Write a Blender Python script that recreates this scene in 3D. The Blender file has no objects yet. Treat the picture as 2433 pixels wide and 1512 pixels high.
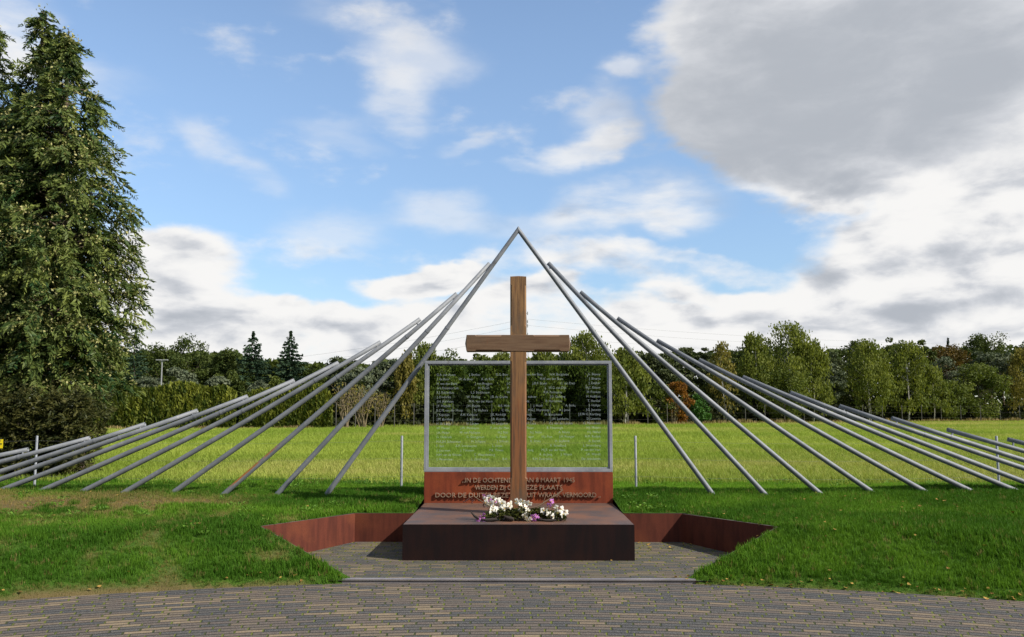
import bpy, bmesh, math, random
import numpy as np
from mathutils import Vector, Matrix, Euler
from mathutils.geometry import delaunay_2d_cdt
PI = math.pi
SC = bpy.context.scene
COL = SC.collection

# ------------------------------------------------------------------ camera
FPX, W2 = 2100.0, 2432.0            # focal length in pixels of a 2432-wide picture
PITCH, YAW, EYE = math.atan((973 - 756) / FPX), math.radians(.41), 1.65
cam = bpy.data.objects.new("camera", bpy.data.cameras.new("camera"))
COL.objects.link(cam)
cam.location = (0, 0, EYE)
cam.rotation_euler = (PI / 2 + PITCH, 0, YAW)
cam.data.sensor_width = 36
cam.data.lens = 36 * FPX / W2
cam.data.clip_start, cam.data.clip_end = .1, 5000
SC.camera = cam

# ------------------------------------------------------------------ sun and exposure
SUN = Vector((2.2, -1.0, 1.90)).normalized()      # direction towards the sun
EL, AZ = math.asin(SUN.z), math.atan2(SUN.x, SUN.y)
sl = bpy.data.lights.new("sun", 'SUN')
sl.energy, sl.angle, sl.color = 5.0, math.radians(.5), (1.0, .93, .82)
so = bpy.data.objects.new("sun", sl)
so.rotation_euler = (-SUN).to_track_quat('-Z', 'Y').to_euler()
so.location = (20, -10, 17)
COL.objects.link(so)
SC.view_settings.view_transform = 'Standard'
SC.view_settings.look = 'None'
SC.view_settings.exposure = 0.5
SC.view_settings.gamma = 1
SC.cycles.max_bounces = 8
SC.cycles.transparent_max_bounces = 16


def ray(px, py):
    x = (px - 1216) / FPX; u = (756 - py) / FPX
    cp, sp = math.cos(PITCH), math.sin(PITCH)
    y = cp - u * sp; z = sp + u * cp
    c, s = math.cos(YAW), math.sin(YAW)
    return Vector((c * x - s * y, s * x + c * y, z))


def aty(px, py, Y):
    r = ray(px, py); v = r * (Y / r.y); v.z += EYE
    return v


def atz(px, py, z):
    r = ray(px, py); v = r * ((z - EYE) / r.z); v.z += EYE
    return v


# ------------------------------------------------------------------ node helper
class NG:
    def __init__(s, tree): s.t = tree
    def n(s, kind, **kw):
        nd = s.t.nodes.new(kind)
        for k, v in kw.items(): setattr(nd, k, v)
        return nd
    def put(s, sock, v):
        if isinstance(v, bpy.types.NodeSocket): s.t.links.new(v, sock)
        elif v is not None:
            if sock.type == 'RGBA' and len(v) == 3: v = (*v, 1)
            sock.default_value = v
    def m(s, op, a, b=None, c=None, clamp=False):
        nd = s.n('ShaderNodeMath', operation=op, use_clamp=clamp)
        for i, v in enumerate((a, b, c)): s.put(nd.inputs[i], v)
        return nd.outputs[0]
    def v(s, op, a, b=None, out=0):
        nd = s.n('ShaderNodeVectorMath', operation=op)
        s.put(nd.inputs[0], a)
        if b is not None: s.put(nd.inputs['Scale'] if op == 'SCALE' else nd.inputs[1], b)
        return nd.outputs[1] if op in ('LENGTH', 'DOT_PRODUCT') else nd.outputs[0]
    def mix(s, f, a, b, blend='MIX'):
        nd = s.n('ShaderNodeMix', data_type='RGBA', blend_type=blend, clamp_factor=True)
        s.put(nd.inputs[0], f); s.put(nd.inputs[6], a); s.put(nd.inputs[7], b)
        return nd.outputs[2]
    def ss(s, x, lo, hi, a=0., b=1.):
        nd = s.n('ShaderNodeMapRange', interpolation_type='SMOOTHSTEP')
        for i, v in enumerate((x, lo, hi, a, b)): s.put(nd.inputs[i], v)
        return nd.outputs[0]
    def noise(s, vec, scale, detail=4, rough=.55, dist=0., out=0, dims='3D'):
        nd = s.n('ShaderNodeTexNoise', noise_dimensions=dims)
        s.put(nd.inputs['Vector'], vec); s.put(nd.inputs['Scale'], scale)
        nd.inputs['Detail'].default_value = detail; nd.inputs['Roughness'].default_value = rough
        nd.inputs['Distortion'].default_value = dist
        return nd.outputs[out]
    def white(s, vec, out=0):
        nd = s.n('ShaderNodeTexWhiteNoise', noise_dimensions='2D'); s.put(nd.inputs['Vector'], vec)
        return nd.outputs[out]
    def xyz(s, x, y, z=0.):
        nd = s.n('ShaderNodeCombineXYZ')
        for i, v in enumerate((x, y, z)): s.put(nd.inputs[i], v)
        return nd.outputs[0]
    def sep(s, v):
        nd = s.n('ShaderNodeSeparateXYZ'); s.put(nd.inputs[0], v)
        return nd.outputs
    def ramp(s, f, stops, interp='LINEAR'):
        nd = s.n('ShaderNodeValToRGB'); cr = nd.color_ramp; cr.interpolation = interp
        while len(cr.elements) < len(stops): cr.elements.new(.5)
        for e, (p, c) in zip(cr.elements, stops): e.position = p; e.color = (*c, 1)
        s.put(nd.inputs[0], f)
        return nd.outputs[0]
    def pos(s): return s.n('ShaderNodeNewGeometry').outputs['Position']
    def obj(s): return s.n('ShaderNodeTexCoord').outputs['Object']
    def bump(s, h, strength=.3, dist=.01):
        nd = s.n('ShaderNodeBump'); s.put(nd.inputs['Height'], h)
        nd.inputs['Strength'].default_value = strength; nd.inputs['Distance'].default_value = dist
        return nd.outputs[0]


def mat(name):
    m = bpy.data.materials.new(name); m.use_nodes = True
    g = NG(m.node_tree); bs = m.node_tree.nodes['Principled BSDF']
    return m, g, bs, m.node_tree.nodes['Material Output']


def setp(g, bs, color=None, rough=None, metal=None, normal=None, spec=None):
    for k, v in (('Base Color', color), ('Roughness', rough), ('Metallic', metal), ('Normal', normal), ('Specular IOR Level', spec)):
        if v is not None: g.put(bs.inputs[k], v)


# ------------------------------------------------------------------ world: physical sky with drifting clouds
def build_world():
    w = bpy.data.worlds.new("World"); SC.world = w; w.use_nodes = True
    t = w.node_tree; t.nodes.clear(); g = NG(t)
    sky = g.n('ShaderNodeTexSky', sky_type='NISHITA'); sky.sun_disc = False
    sky.sun_elevation, sky.sun_rotation = EL, AZ
    sky.air_density, sky.dust_density, sky.ozone_density = 1.0, .35, 2.0
    d = g.n('ShaderNodeTexCoord').outputs['Generated']
    x, y, z = g.sep(d)
    az = g.m('ARCTAN2', x, y)
    el = g.m('ARCSINE', z)
    p0 = g.xyz(az, el)
    # the cloud pattern is stretched sideways near the horizon
    q = g.xyz(g.m('MULTIPLY', az, .62), g.m('MULTIPLY', el, 1.25), 3.7)
    wn = g.noise(q, 5.0, 5, .55, out=1)
    wv = g.v('SCALE', g.v('SUBTRACT', wn, (.5, .5, .5)), .13)
    wn2 = g.noise(q, 19.0, 4, .6, out=1)
    wv2 = g.v('SCALE', g.v('SUBTRACT', wn2, (.5, .5, .5)), .035)
    p = g.v('MULTIPLY', g.v('ADD', g.v('ADD', p0, wv), wv2), (1, 1, 0))

    def blob(cx, cy, rx, ry, amp, rot=0., soft=1.0):
        r = ray(cx, cy)
        loc = (math.atan2(r.x, r.y), math.atan2(r.z, math.hypot(r.x, r.y)), 0)
        mp = g.n('ShaderNodeMapping', vector_type='TEXTURE')
        g.put(mp.inputs['Vector'], p)
        mp.inputs['Location'].default_value = loc
        mp.inputs['Rotation'].default_value = (0, 0, math.radians(rot))
        mp.inputs['Scale'].default_value = (rx / FPX, ry / FPX, 1)
        ln = g.v('LENGTH', mp.outputs[0])
        return g.ss(ln, 1.25, .35, 0., amp)

    def total(rows, base):
        s = base
        for r in rows: s = g.m('ADD', s, blob(*r))
        return s
    cumulus = [(1800, 70, 330, 190, 1), (1760, 240, 230, 160, 1), (2100, 160, 480, 270, 1.2), (1990, 370, 320, 130, 1), (2300, 60, 400, 260, 1),
               (2390, 310, 230, 170, 1), (2290, 450, 300, 140, 1), (2160, 560, 330, 120, .8), (2010, 660, 260, 110, .8), (2320, 640, 320, 150, .9),
               (2200, 760, 520, 110, 1), (1780, 700, 340, 70, .8), (1650, 780, 420, 70, .9), (1340, 760, 330, 70, .7), (1650, 610, 300, 45, .5),
               (1000, 695, 180, 62, .9), (1130, 640, 80, 40, .35), (430, 650, 230, 105, .9), (380, 770, 290, 110, 1), (700, 790, 520, 75, .8), (640, 610, 260, 55, .5), (850, 790, 80, 60, .5), (1231, 845, 1700, 110, .75), (620, 600, 420, 75, .42), (1500, 640, 420, 60, .42)]
    wisps = [(1500, 495, 200, 80, .8, 12), (1440, 365, 130, 45, .75, 25), (1465, 275, 95, 85, .55), (1495, 150, 75, 36, .6), (1010, 125, 140, 75, .52), (985, 240, 90, 80, .52, -20), (1290, 410, 70, 18, .4),
             (1050, 515, 130, 60, .5), (800, 540, 150, 70, .45), (520, 335, 120, 50, .42, -20), (620, 405, 90, 38, .33, -20), (1145, 345, 85, 26, .38), (820, 300, 120, 34, .28), (850, 350, 120, 28, .25),
             (30, 60, 110, 90, .55, 60), (40, 150, 260, 60, .5), (900, 30, 200, 60, .28), (1560, 550, 30, 30, .5), (1260, 560, 160, 60, .35)]
    grey = [(1760, 110, 400, 250, .46), (1710, 290, 300, 165, .5), (2080, 190, 460, 220, .48), (2000, 370, 360, 110, .5), (2330, 60, 330, 190, .30), (2080, 615, 260, 46, .35), (2250, 725, 380, 60, .35), (2370, 480, 110, 80, .3),
            (410, 690, 110, 46, .36), (950, 722, 130, 30, .34), (1650, 770, 50, 40, .45), (1830, 780, 90, 30, .35), (560, 780, 300, 40, .25), (840, 815, 50, 40, .45)]
    behind = g.m('MULTIPLY', g.ss(g.m('ABSOLUTE', az), .75, 1.1), .5)
    n1 = g.noise(q, 9.0, 9, .6)

    def heaps(off):
        """heaped lumps; sampled twice, the second time shifted towards the sun, to shade one side of each lump"""
        qq = g.v('ADD', g.v('MULTIPLY', q, (1.15, 1.35, 1)), off)
        a_ = g.m('ABSOLUTE', g.m('MULTIPLY_ADD', g.noise(qq, 10.0, 3, .5), 2., -1.))
        b_ = g.noise(qq, 23.0, 7, .58, .3)
        return g.m('SUBTRACT', g.m('MULTIPLY', b_, .55), g.m('MULTIPLY', a_, .75))
    h0 = heaps((1, 2, 3)); h1 = heaps((1.016, 2.021, 3))
    relief = g.m('SUBTRACT', h1, h0)
    n2 = g.noise(q, 3.2, 6, .55)
    n4 = g.noise(g.v('ADD', g.v('MULTIPLY', q, (1, 1.25, 1)), (3, 9, 4)), 17.0, 9, .58, .4)
    n3 = g.noise(g.v('ADD', g.v('MULTIPLY', q, (.75, 1.35, 1)), (7, 3, 1)), 12.0, 9, .6)
    big = behind
    for r in cumulus: big = g.m('SMOOTH_MAX', big, g.m('MULTIPLY', blob(*r), 1.12), .35)
    bc = g.m('ADD', big, g.m('ADD', g.m('MULTIPLY', g.m('SUBTRACT', n1, .5), 1.3), g.m('ADD', g.m('MULTIPLY', g.m('SUBTRACT', n4, .5), .4), g.m('MULTIPLY_ADD', h0, .55, -.17))))
    a1 = g.ss(bc, .19, .70)
    bw = g.m('MULTIPLY', total(wisps, 0.), g.m('MULTIPLY_ADD', g.m('SUBTRACT', n3, .44), 3.0, .72, clamp=True))
    a2 = g.m('MULTIPLY', g.ss(bw, -.05, 1.0), .92)
    a = g.m('SUBTRACT', 1., g.m('MULTIPLY', g.m('SUBTRACT', 1., a1), g.m('SUBTRACT', 1., a2)))
    gr = g.m('ADD', g.m('MINIMUM', total(grey, 0.), .72), g.m('MULTIPLY', g.m('SUBTRACT', n1, .47), .75))
    gr = g.m('ADD', gr, g.m('ADD', g.m('MULTIPLY', g.m('SUBTRACT', n2, .5), .5), g.m('MULTIPLY', g.m('SUBTRACT', n4, .5), .75)))
    low = g.ss(el, .30, .20)
    gr = g.m('ADD', gr, g.m('MULTIPLY', g.m('MULTIPLY', relief, low), 1.5))
    gr = g.m('ADD', gr, g.m('MULTIPLY', low, g.m('MULTIPLY_ADD', g.m('SUBTRACT', n4, .46), 1.0, -.05)))
    # deep inside the heaped clouds the lumps shade one another
    gr = g.m('ADD', gr, g.m('MULTIPLY', g.ss(bc, .7, 1.4), .14))
    gr = g.ss(gr, -.12, 1.05)
    cc = g.ramp(gr, [(0., (.92, .912, .90)), (.22, (.82, .822, .83)), (.55, (.63, .65, .69)), (1., (.45, .48, .53))])
    b1 = g.n('ShaderNodeBackground'); g.put(b1.inputs[0], g.mix(1., sky.outputs[0], g.mix(g.ss(el, .02, .42), (.66, .72, .80), (1.08, 1.06, 1.04)), 'MULTIPLY')); b1.inputs[1].default_value = SKY
    b2 = g.n('ShaderNodeBackground'); g.put(b2.inputs[0], cc); b2.inputs[1].default_value = .72
    ms = g.n('ShaderNodeMixShader'); g.put(ms.inputs[0], a)
    t.links.new(b1.outputs[0], ms.inputs[1]); t.links.new(b2.outputs[0], ms.inputs[2])
    o = g.n('ShaderNodeOutputWorld'); t.links.new(ms.outputs[0], o.inputs[0])


SKY = .135
build_world()

# ------------------------------------------------------------------ object helpers
def tag(o, label=None, cat=None, group=None, kind=None):
    if label: o['label'] = label
    if cat: o['category'] = cat
    if group: o['group'] = group
    if kind: o['kind'] = kind
    return o


def link(name, me, parent=None):
    o = bpy.data.objects.new(name, me); COL.objects.link(o)
    if parent is not None: o.parent = parent
    return o


def empty(name, loc=(0, 0, 0)):
    o = bpy.data.objects.new(name, None); COL.objects.link(o); o.location = loc
    o.empty_display_size = .2
    return o


def np_mesh(name, verts, faces_flat, loops_per_face, material, attrs=None, smooth=False):
    me = bpy.data.meshes.new(name)
    nv, nf = len(verts), len(faces_flat) // loops_per_face
    me.vertices.add(nv); me.vertices.foreach_set('co', np.asarray(verts, np.float32).ravel())
    me.loops.add(nf * loops_per_face); me.loops.foreach_set('vertex_index', np.asarray(faces_flat, np.int32).ravel())
    me.polygons.add(nf)
    me.polygons.foreach_set('loop_start', np.arange(0, nf * loops_per_face, loops_per_face, dtype=np.int32))
    me.polygons.foreach_set('loop_total', np.full(nf, loops_per_face, np.int32))
    if smooth: me.polygons.foreach_set('use_smooth', np.ones(nf, bool))
    me.update(calc_edges=True)
    for k, a in (attrs or {}).items():
        at = me.attributes.new(k, 'FLOAT', 'POINT'); at.data.foreach_set('value', np.asarray(a, np.float32))
    if material: me.materials.append(material)
    return me


class MB:
    """collects shapes into one mesh"""
    def __init__(s): s.bm = bmesh.new(); s.mi = 0
    def face(s, vs):
        f = s.bm.faces.new(vs); f.material_index = s.mi; return f
    def box(s, x0, x1, y0, y1, z0, z1, bevel=0.):
        vs = [s.bm.verts.new((x, y, z)) for z in (z0, z1) for y in (y0, y1) for x in (x0, x1)]
        fs = [s.face([vs[i] for i in q]) for q in ((0, 2, 3, 1), (4, 5, 7, 6), (0, 1, 5, 4), (2, 6, 7, 3), (0, 4, 6, 2), (1, 3, 7, 5))]
        if bevel:
            es = list({e for f in fs for e in f.edges})
            bmesh.ops.bevel(s.bm, geom=es, offset=bevel, segments=2, affect='EDGES', profile=.5)
        return s
    def loft(s, rings, cap0=True, cap1=True, smooth=True):
        R = [[s.bm.verts.new(p) for p in r] for r in rings]
        n = len(R[0])
        for a, b in zip(R, R[1:]):
            for i in range(n):
                f = s.face([a[i], a[(i + 1) % n], b[(i + 1) % n], b[i]]); f.smooth = smooth
        for on, r in ((cap0, rings[0][::-1]), (cap1, rings[-1])):
            if on: s.face([s.bm.verts.new(p) for p in r] if smooth else (R[0][::-1] if r is not rings[-1] else R[-1]))
        return s
    def tube(s, pts, radii, n=10, cap0=True, cap1=True):
        pts = [Vector(p) for p in pts]; rings = []
        up = None
        for i, p in enumerate(pts):
            d = (pts[min(i + 1, len(pts) - 1)] - pts[max(i - 1, 0)]).normalized()
            if up is None: up = d.orthogonal().normalized()
            up = (up - d * up.dot(d)).normalized(); sd = d.cross(up)
            r = radii[i] if hasattr(radii, '__len__') else radii
            rings.append([p + (up * math.cos(k * 2 * PI / n) + sd * math.sin(k * 2 * PI / n)) * r for k in range(n)])
        return s.loft(rings, cap0, cap1)
    def prism(s, pts2, f, t0, t1):
        """outline pts2 extruded between f(p,t0) and f(p,t1)"""
        a = [s.bm.verts.new(f(p, t0)) for p in pts2]; b = [s.bm.verts.new(f(p, t1)) for p in pts2]
        n = len(a)
        s.face(a[::-1]); s.face(b)
        for i in range(n): s.face([a[i], a[(i + 1) % n], b[(i + 1) % n], b[i]])
        return s
    def build(s, name, mats, parent=None):
        bmesh.ops.recalc_face_normals(s.bm, faces=s.bm.faces)
        me = bpy.data.meshes.new(name); s.bm.to_mesh(me); s.bm.free()
        for m in (mats if isinstance(mats, (list, tuple)) else [mats]): me.materials.append(m)
        return link(name, me, parent)


# ------------------------------------------------------------------ materials
def mat_corten(name, c1, c2, c3, streak=True, rough=.72, spec=.35):
    m, g, bs, o = mat(name)
    p = g.pos()
    st = g.noise(g.v('MULTIPLY', p, (9, 9, 1.1) if streak else (2.2, 1.3, 2.2)), 1.6, 6, .6)
    fine = g.noise(p, 90, 3, .6)
    big = g.noise(p, 2.3, 4, .5)
    c = g.mix(g.ss(st, .35, .68), c1, c2)
    c = g.mix(g.ss(big, .45, .72), c, c3)
    c = g.mix(g.m('MULTIPLY', g.ss(fine, .35, .75), .35), c, g.mix(.5, c2, (0.01, .006, .005)))
    setp(g, bs, c, g.m('MULTIPLY_ADD', fine, .2, rough - .1), 0., g.bump(fine, .25, .002), spec)
    return m


M_wall = mat_corten("weathered_steel_red", (.108, .029, .0175), (.068, .019, .0125), (.138, .040, .0195), spec=.15)
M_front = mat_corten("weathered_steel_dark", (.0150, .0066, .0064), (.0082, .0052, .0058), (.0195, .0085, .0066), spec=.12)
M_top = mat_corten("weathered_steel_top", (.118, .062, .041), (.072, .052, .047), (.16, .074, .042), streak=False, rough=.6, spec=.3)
M_panel = mat_corten("weathered_steel_orange", (.20, .042, .017), (.12, .026, .012), (.25, .058, .020), spec=.2)
M_rim = mat_corten("plate_top_edge", (.10, .075, .062), (.07, .055, .05), (.12, .09, .075), streak=False)
M_letter = mat_corten("letter_steel", (.27, .185, .125), (.18, .12, .08), (.33, .24, .165))
M_edge = mat_corten("edge_strip_steel", (.19, .18, .19), (.14, .13, .14), (.22, .20, .20), streak=False, rough=.45, spec=.6)


def mat_galv(name, k=1.0, rust=False):
    m, g, bs, o = mat(name)
    p = g.obj()
    sp = g.noise(p, 26, 4, .6)
    big = g.noise(g.v('MULTIPLY', p, (1, 1, 1)), 2.4, 5, .6)
    c = g.ramp(big, [(.3, (.115 * k, .126 * k, .142 * k)), (.55, (.170 * k, .182 * k, .20 * k)), (.75, (.225 * k, .236 * k, .252 * k))])
    c = g.mix(g.m('MULTIPLY', g.ss(sp, .55, .75), .55), c, (.30 * k, .295 * k, .28 * k))
    c = g.mix(g.m('MULTIPLY', g.ss(g.noise(p, 5, 5, .7), .62, .75), .6), c, (.075, .072, .068))
    if rust:
        x, y, z = g.sep(g.pos())
        nm = g.v('DOT_PRODUCT', g.n('ShaderNodeNewGeometry').outputs['Normal'], (-.75, -.1, .65))
        band = g.m('MULTIPLY', g.m('MULTIPLY', g.ss(z, .55, .68), g.ss(z, 1.25, 1.0)), g.ss(nm, .1, .45))
        c = g.mix(g.m('MULTIPLY', band, g.ss(g.noise(p, 3.2, 5, .6), .3, .5)), c, (.33, .13, .025))
    setp(g, bs, c, g.m('MULTIPLY_ADD', sp, .2, .5), .12, g.bump(sp, .15, .003), .35)
    return m


M_galv = mat_galv("galvanised_steel")
M_galv_rust = mat_galv("galvanised_steel_rust_stained", 1., True)
M_frame = mat_galv("galvanised_frame_steel", 1.45)
M_post = mat_galv("galvanised_fence_post", 1.35)


def mat_wood(name, axis):
    m, g, bs, o = mat(name)
    p = g.obj()
    sc = (14, 14, .7) if axis == 'z' else (.7, 14, 14)
    gr = g.noise(g.v('MULTIPLY', p, sc), 4, 6, .6)
    big = g.noise(g.v('MULTIPLY', p, (3, 3, 1.0) if axis == 'z' else (1., 3, 3)), 1.5, 5, .6)
    x, y, z = g.sep(g.pos())
    if axis == 'z':
        c = g.mix(g.ss(z, 2.55, 1.3), (.225, .124, .050), (.205, .084, .032))
    else:
        c = (.150, .092, .052)
    c = g.mix(g.ss(gr, .38, .70), c, (.095, .050, .026))
    c = g.mix(g.m('MULTIPLY', g.ss(big, .47, .66), .8), c, (.098, .066, .043))
    st = g.noise(g.v('MULTIPLY', p, (30, 30, 1.6)), 2.2, 3, .6)
    c = g.mix(g.m('MULTIPLY', g.ss(st, .66, .74), .7), c, (.2, .05, .012))
    setp(g, bs, c, .62, 0., g.bump(gr, .35, .004), .3)
    return m


M_woodz, M_woodx = mat_wood("weathered_oak_upright", 'z'), mat_wood("weathered_oak_beam", 'x')


def mat_leaf(name, dark, light, trans=.35, rough=.6, attr='tint', spec=.15):
    m, g, bs, o = mat(name)
    a = g.n('ShaderNodeAttribute', attribute_name=attr).outputs['Fac']
    c = g.mix(a, dark, light)
    setp(g, bs, c, rough, spec=spec)
    tr = g.n('ShaderNodeBsdfTranslucent')
    g.put(tr.inputs[0], g.mix(1., c, (1.0, 1.0, .55), 'MULTIPLY'))
    mx = g.n('ShaderNodeMixShader'); mx.inputs[0].default_value = trans
    t = m.node_tree
    t.links.new(bs.outputs[0], mx.inputs[1]); t.links.new(tr.outputs[0], mx.inputs[2]); t.links.new(mx.outputs[0], o.inputs[0])
    return m


def mat_flat(name, c, rough=.6, metal=0., var=.25, scale=30):
    m, g, bs, o = mat(name)
    n = g.noise(g.obj(), scale, 4, .6)
    setp(g, bs, g.mix(g.m('MULTIPLY', n, var * 2), c, tuple(x * .45 for x in c)), rough, metal)
    return m


M_bark = mat_flat("bark_brown", (.09, .065, .045), .9, 0, .4, 6)
M_birch = mat_flat("birch_bark_white", (.36, .345, .31), .8, 0, .5, 9)
M_soil = None


def mat_grass(name, base, light, dry):
    """blades: colour differs by tuft (per-instance attributes)"""
    m, g, bs, o = mat(name)
    def at(k):
        return g.n('ShaderNodeAttribute', attribute_type='INSTANCER', attribute_name=k).outputs['Fac']
    c = g.mix(at('lush'), base, light)
    c = g.mix(at('dry'), c, dry)
    setp(g, bs, c, .6, spec=.06)
    tr = g.n('ShaderNodeBsdfTranslucent'); g.put(tr.inputs[0], g.mix(1., c, (1., 1., .5), 'MULTIPLY'))
    mx = g.n('ShaderNodeMixShader'); mx.inputs[0].default_value = .35
    t = m.node_tree
    t.links.new(bs.outputs[0], mx.inputs[1]); t.links.new(tr.outputs[0], mx.inputs[2]); t.links.new(mx.outputs[0], o.inputs[0])
    return m


M_grass = mat_grass("lawn_grass_blades", (.048, .125, .011), (.145, .285, .024), (.30, .21, .09))
M_field = mat_grass("field_grass_blades", (.185, .26, .036), (.34, .395, .076), (.40, .36, .13))


def mat_lawn():
    m, g, bs, o = mat("lawn_turf")
    p = g.pos()
    n = g.noise(p, 3.5, 6, .6); f = g.noise(p, 60, 4, .7)
    c = g.mix(g.ss(f, .35, .7), (.03, .075, .008), (.065, .13, .014))
    ba = g.n('ShaderNodeAttribute', attribute_name='bare').outputs['Fac']
    c = g.mix(g.m('MULTIPLY', g.ss(g.m('ADD', ba, g.m('MULTIPLY', g.m('SUBTRACT', f, .5), .8)), .3, .95), .8), c, g.mix(n, (.11, .07, .036), (.19, .125, .065)))
    setp(g, bs, c, .95, 0., g.bump(f, .8, .03), .1)
    return m


def mat_fieldsheet():
    m, g, bs, o = mat("field_turf")
    p = g.pos()
    f = g.noise(g.v('MULTIPLY', p, (1, .45, 1)), 9, 6, .75); n = g.noise(p, .12, 5, .6)
    c = g.mix(g.ss(f, .3, .72), (.21, .27, .042), (.345, .39, .078))
    c = g.mix(g.m('MULTIPLY', g.ss(n, .42, .7), .45), c, (.36, .39, .08))
    setp(g, bs, c, .9, 0., g.bump(f, .35, .05), .1)
    return m


def mat_ground():
    m, g, bs, o = mat("far_ground")
    n = g.noise(g.pos(), .05, 5, .6)
    setp(g, bs, g.mix(n, (.03, .05, .012), (.08, .11, .03)), .95, spec=.1)
    return m


def mat_bricks(name, polar, moss_lo, cy=-2.8, R=11.7):
    m, g, bs, o = mat(name)
    p = g.pos(); x, y, z = g.sep(p)
    if polar:
        yy = g.m('SUBTRACT', y, cy)
        u = g.m('MULTIPLY', g.m('ARCTAN2', x, yy), R)
        v = g.m('SQRT', g.m('ADD', g.m('MULTIPLY', x, x), g.m('MULTIPLY', yy, yy)))
    else:
        u, v = x, y
    wob = g.noise(p, 1.6, 3, .5)
    v = g.m('ADD', v, g.m('MULTIPLY', g.m('SUBTRACT', wob, .5), .02))
    L, P = .25, .084
    vr = g.m('DIVIDE', v, P); row = g.m('FLOOR', vr); fv = g.m('FRACT', vr)
    off = g.m('ADD', g.m('MULTIPLY', g.m('MODULO', row, 2.), .5), g.m('MULTIPLY', g.white(g.xyz(row, 5.5)), .35))
    ur = g.m('ADD', g.m('DIVIDE', u, L), off); col = g.m('FLOOR', ur); fu = g.m('FRACT', ur)
    du = g.m('MULTIPLY', g.m('MINIMUM', fu, g.m('SUBTRACT', 1., fu)), L)
    dv = g.m('MULTIPLY', g.m('MINIMUM', fv, g.m('SUBTRACT', 1., fv)), P)
    h = g.white(g.xyz(col, row)); h2 = g.white(g.xyz(g.m('ADD', col, 31.), row))
    # the mix of blue-grey, brown, purple and buff stones drifts from place to place
    area = g.noise(p, .55, 3, .5)
    hh = g.m('ADD', h, g.m('MULTIPLY', g.m('SUBTRACT', area, .5), .55))
    hh = g.m('SUBTRACT', hh, g.m('MULTIPLY_ADD', x, .026, -.03) if polar else .10)
    c = g.ramp(hh, [(0., (.040, .041, .042)), (.22, (.058, .053, .048)), (.36, (.084, .063, .049)), (.52, (.104, .075, .053)), (.66, (.090, .069, .051)), (.77, (.125, .092, .058)), (.90, (.175, .125, .070)), (1., (.215, .155, .086))], 'CONSTANT')
    grit = g.noise(p, 105, 4, .75)
    c = g.mix(g.m('MULTIPLY', g.m('SUBTRACT', h2, .5), .5), c, (.03, .03, .03))
    c = g.mix(g.m('MULTIPLY', g.ss(grit, .44, .72), .7), c, (.25, .235, .21))
    c = g.mix(g.m('MULTIPLY', g.ss(grit, .52, .3), .75), c, (.026, .026, .028))
    jw = g.noise(p, 24, 3, .6)
    jv = g.ss(g.m('ADD', dv, g.m('MULTIPLY', g.m('SUBTRACT', jw, .5), .010)), .0125, .005)
    ju = g.ss(g.m('ADD', du, g.m('MULTIPLY', g.m('SUBTRACT', jw, .5), .012)), .0125, .006)
    j = g.m('MAXIMUM', jv, ju)
    c = g.mix(jv, c, (.020, .019, .017))
    c = g.mix(ju, c, (.042, .048, .014))
    mossn = g.noise(p, 3.2, 4, .65)
    pick = g.white(g.xyz(col, g.m('ADD', row, 17.)))
    tuft = g.m('MULTIPLY', ju, g.ss(pick, .42, .6))
    c = g.mix(g.m('MULTIPLY', tuft, .9), c, g.mix(grit, (.065, .085, .012), (.145, .155, .02)))
    film = g.m('MULTIPLY', g.ss(mossn, moss_lo, moss_lo + .2), g.m('MAXIMUM', g.m('MULTIPLY', j, .9), g.m('MULTIPLY', g.ss(jw, .45, .7), .5)))
    if not polar: film = g.m('MULTIPLY', film, g.ss(y, 9.4, 10.9, .5, 1.))
    c = g.mix(film, c, (.115, .115, .02))
    hgt = g.m('SUBTRACT', g.m('MULTIPLY', grit, .25), j)
    setp(g, bs, c, .88, 0., g.bump(hgt, .7, .008), .25)
    return m


def mat_glass():
    m, g, bs, o = mat("tinted_panel_glass")
    t = m.node_tree
    tr = g.n('ShaderNodeBsdfTransparent'); tr.inputs[0].default_value = (.80, .88, .85, 1)
    gl = g.n('ShaderNodeBsdfGlossy'); gl.inputs['Roughness'].default_value = .02; gl.inputs[0].default_value = (.9, .95, .95, 1)
    fr = g.n('ShaderNodeFresnel'); fr.inputs[0].default_value = 1.22
    mx = g.n('ShaderNodeMixShader'); t.links.new(fr.outputs[0], mx.inputs[0])
    t.links.new(tr.outputs[0], mx.inputs[1]); t.links.new(gl.outputs[0], mx.inputs[2]); t.links.new(mx.outputs[0], o.inputs[0])
    return m


def mat_etch():
    m, g, bs, o = mat("etched_lettering")
    t = m.node_tree
    setp(g, bs, (.62, .74, .78), .9)
    tr = g.n('ShaderNodeBsdfTransparent')
    mx = g.n('ShaderNodeMixShader'); mx.inputs[0].default_value = .38
    t.links.new(tr.outputs[0], mx.inputs[1]); t.links.new(bs.outputs[0], mx.inputs[2]); t.links.new(mx.outputs[0], o.inputs[0])
    return m


M_glass, M_etch = mat_glass(), mat_etch()
rs = np.random.RandomState(7)
random.seed(7)

# ------------------------------------------------------------------ setting: plaza, pit floor, lawn, field
CY, R0 = -2.8, 11.7
PIT = [(-1.28, 11.0), (-2.0, 11.0), (-2.8, 9.8), (-1.63, 8.87), (1.63, 8.87), (2.8, 9.8), (2.0, 11.0), (1.28, 11.0)]
BACK = 12.33                                     # rear of the inscription wall


def sheet(name, pts, faces, m, label=None):
    me = bpy.data.meshes.new(name); me.from_pydata(pts, [], faces); me.update(); me.materials.append(m)
    o = link(name, me); o['kind'] = 'structure'
    return o


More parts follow.
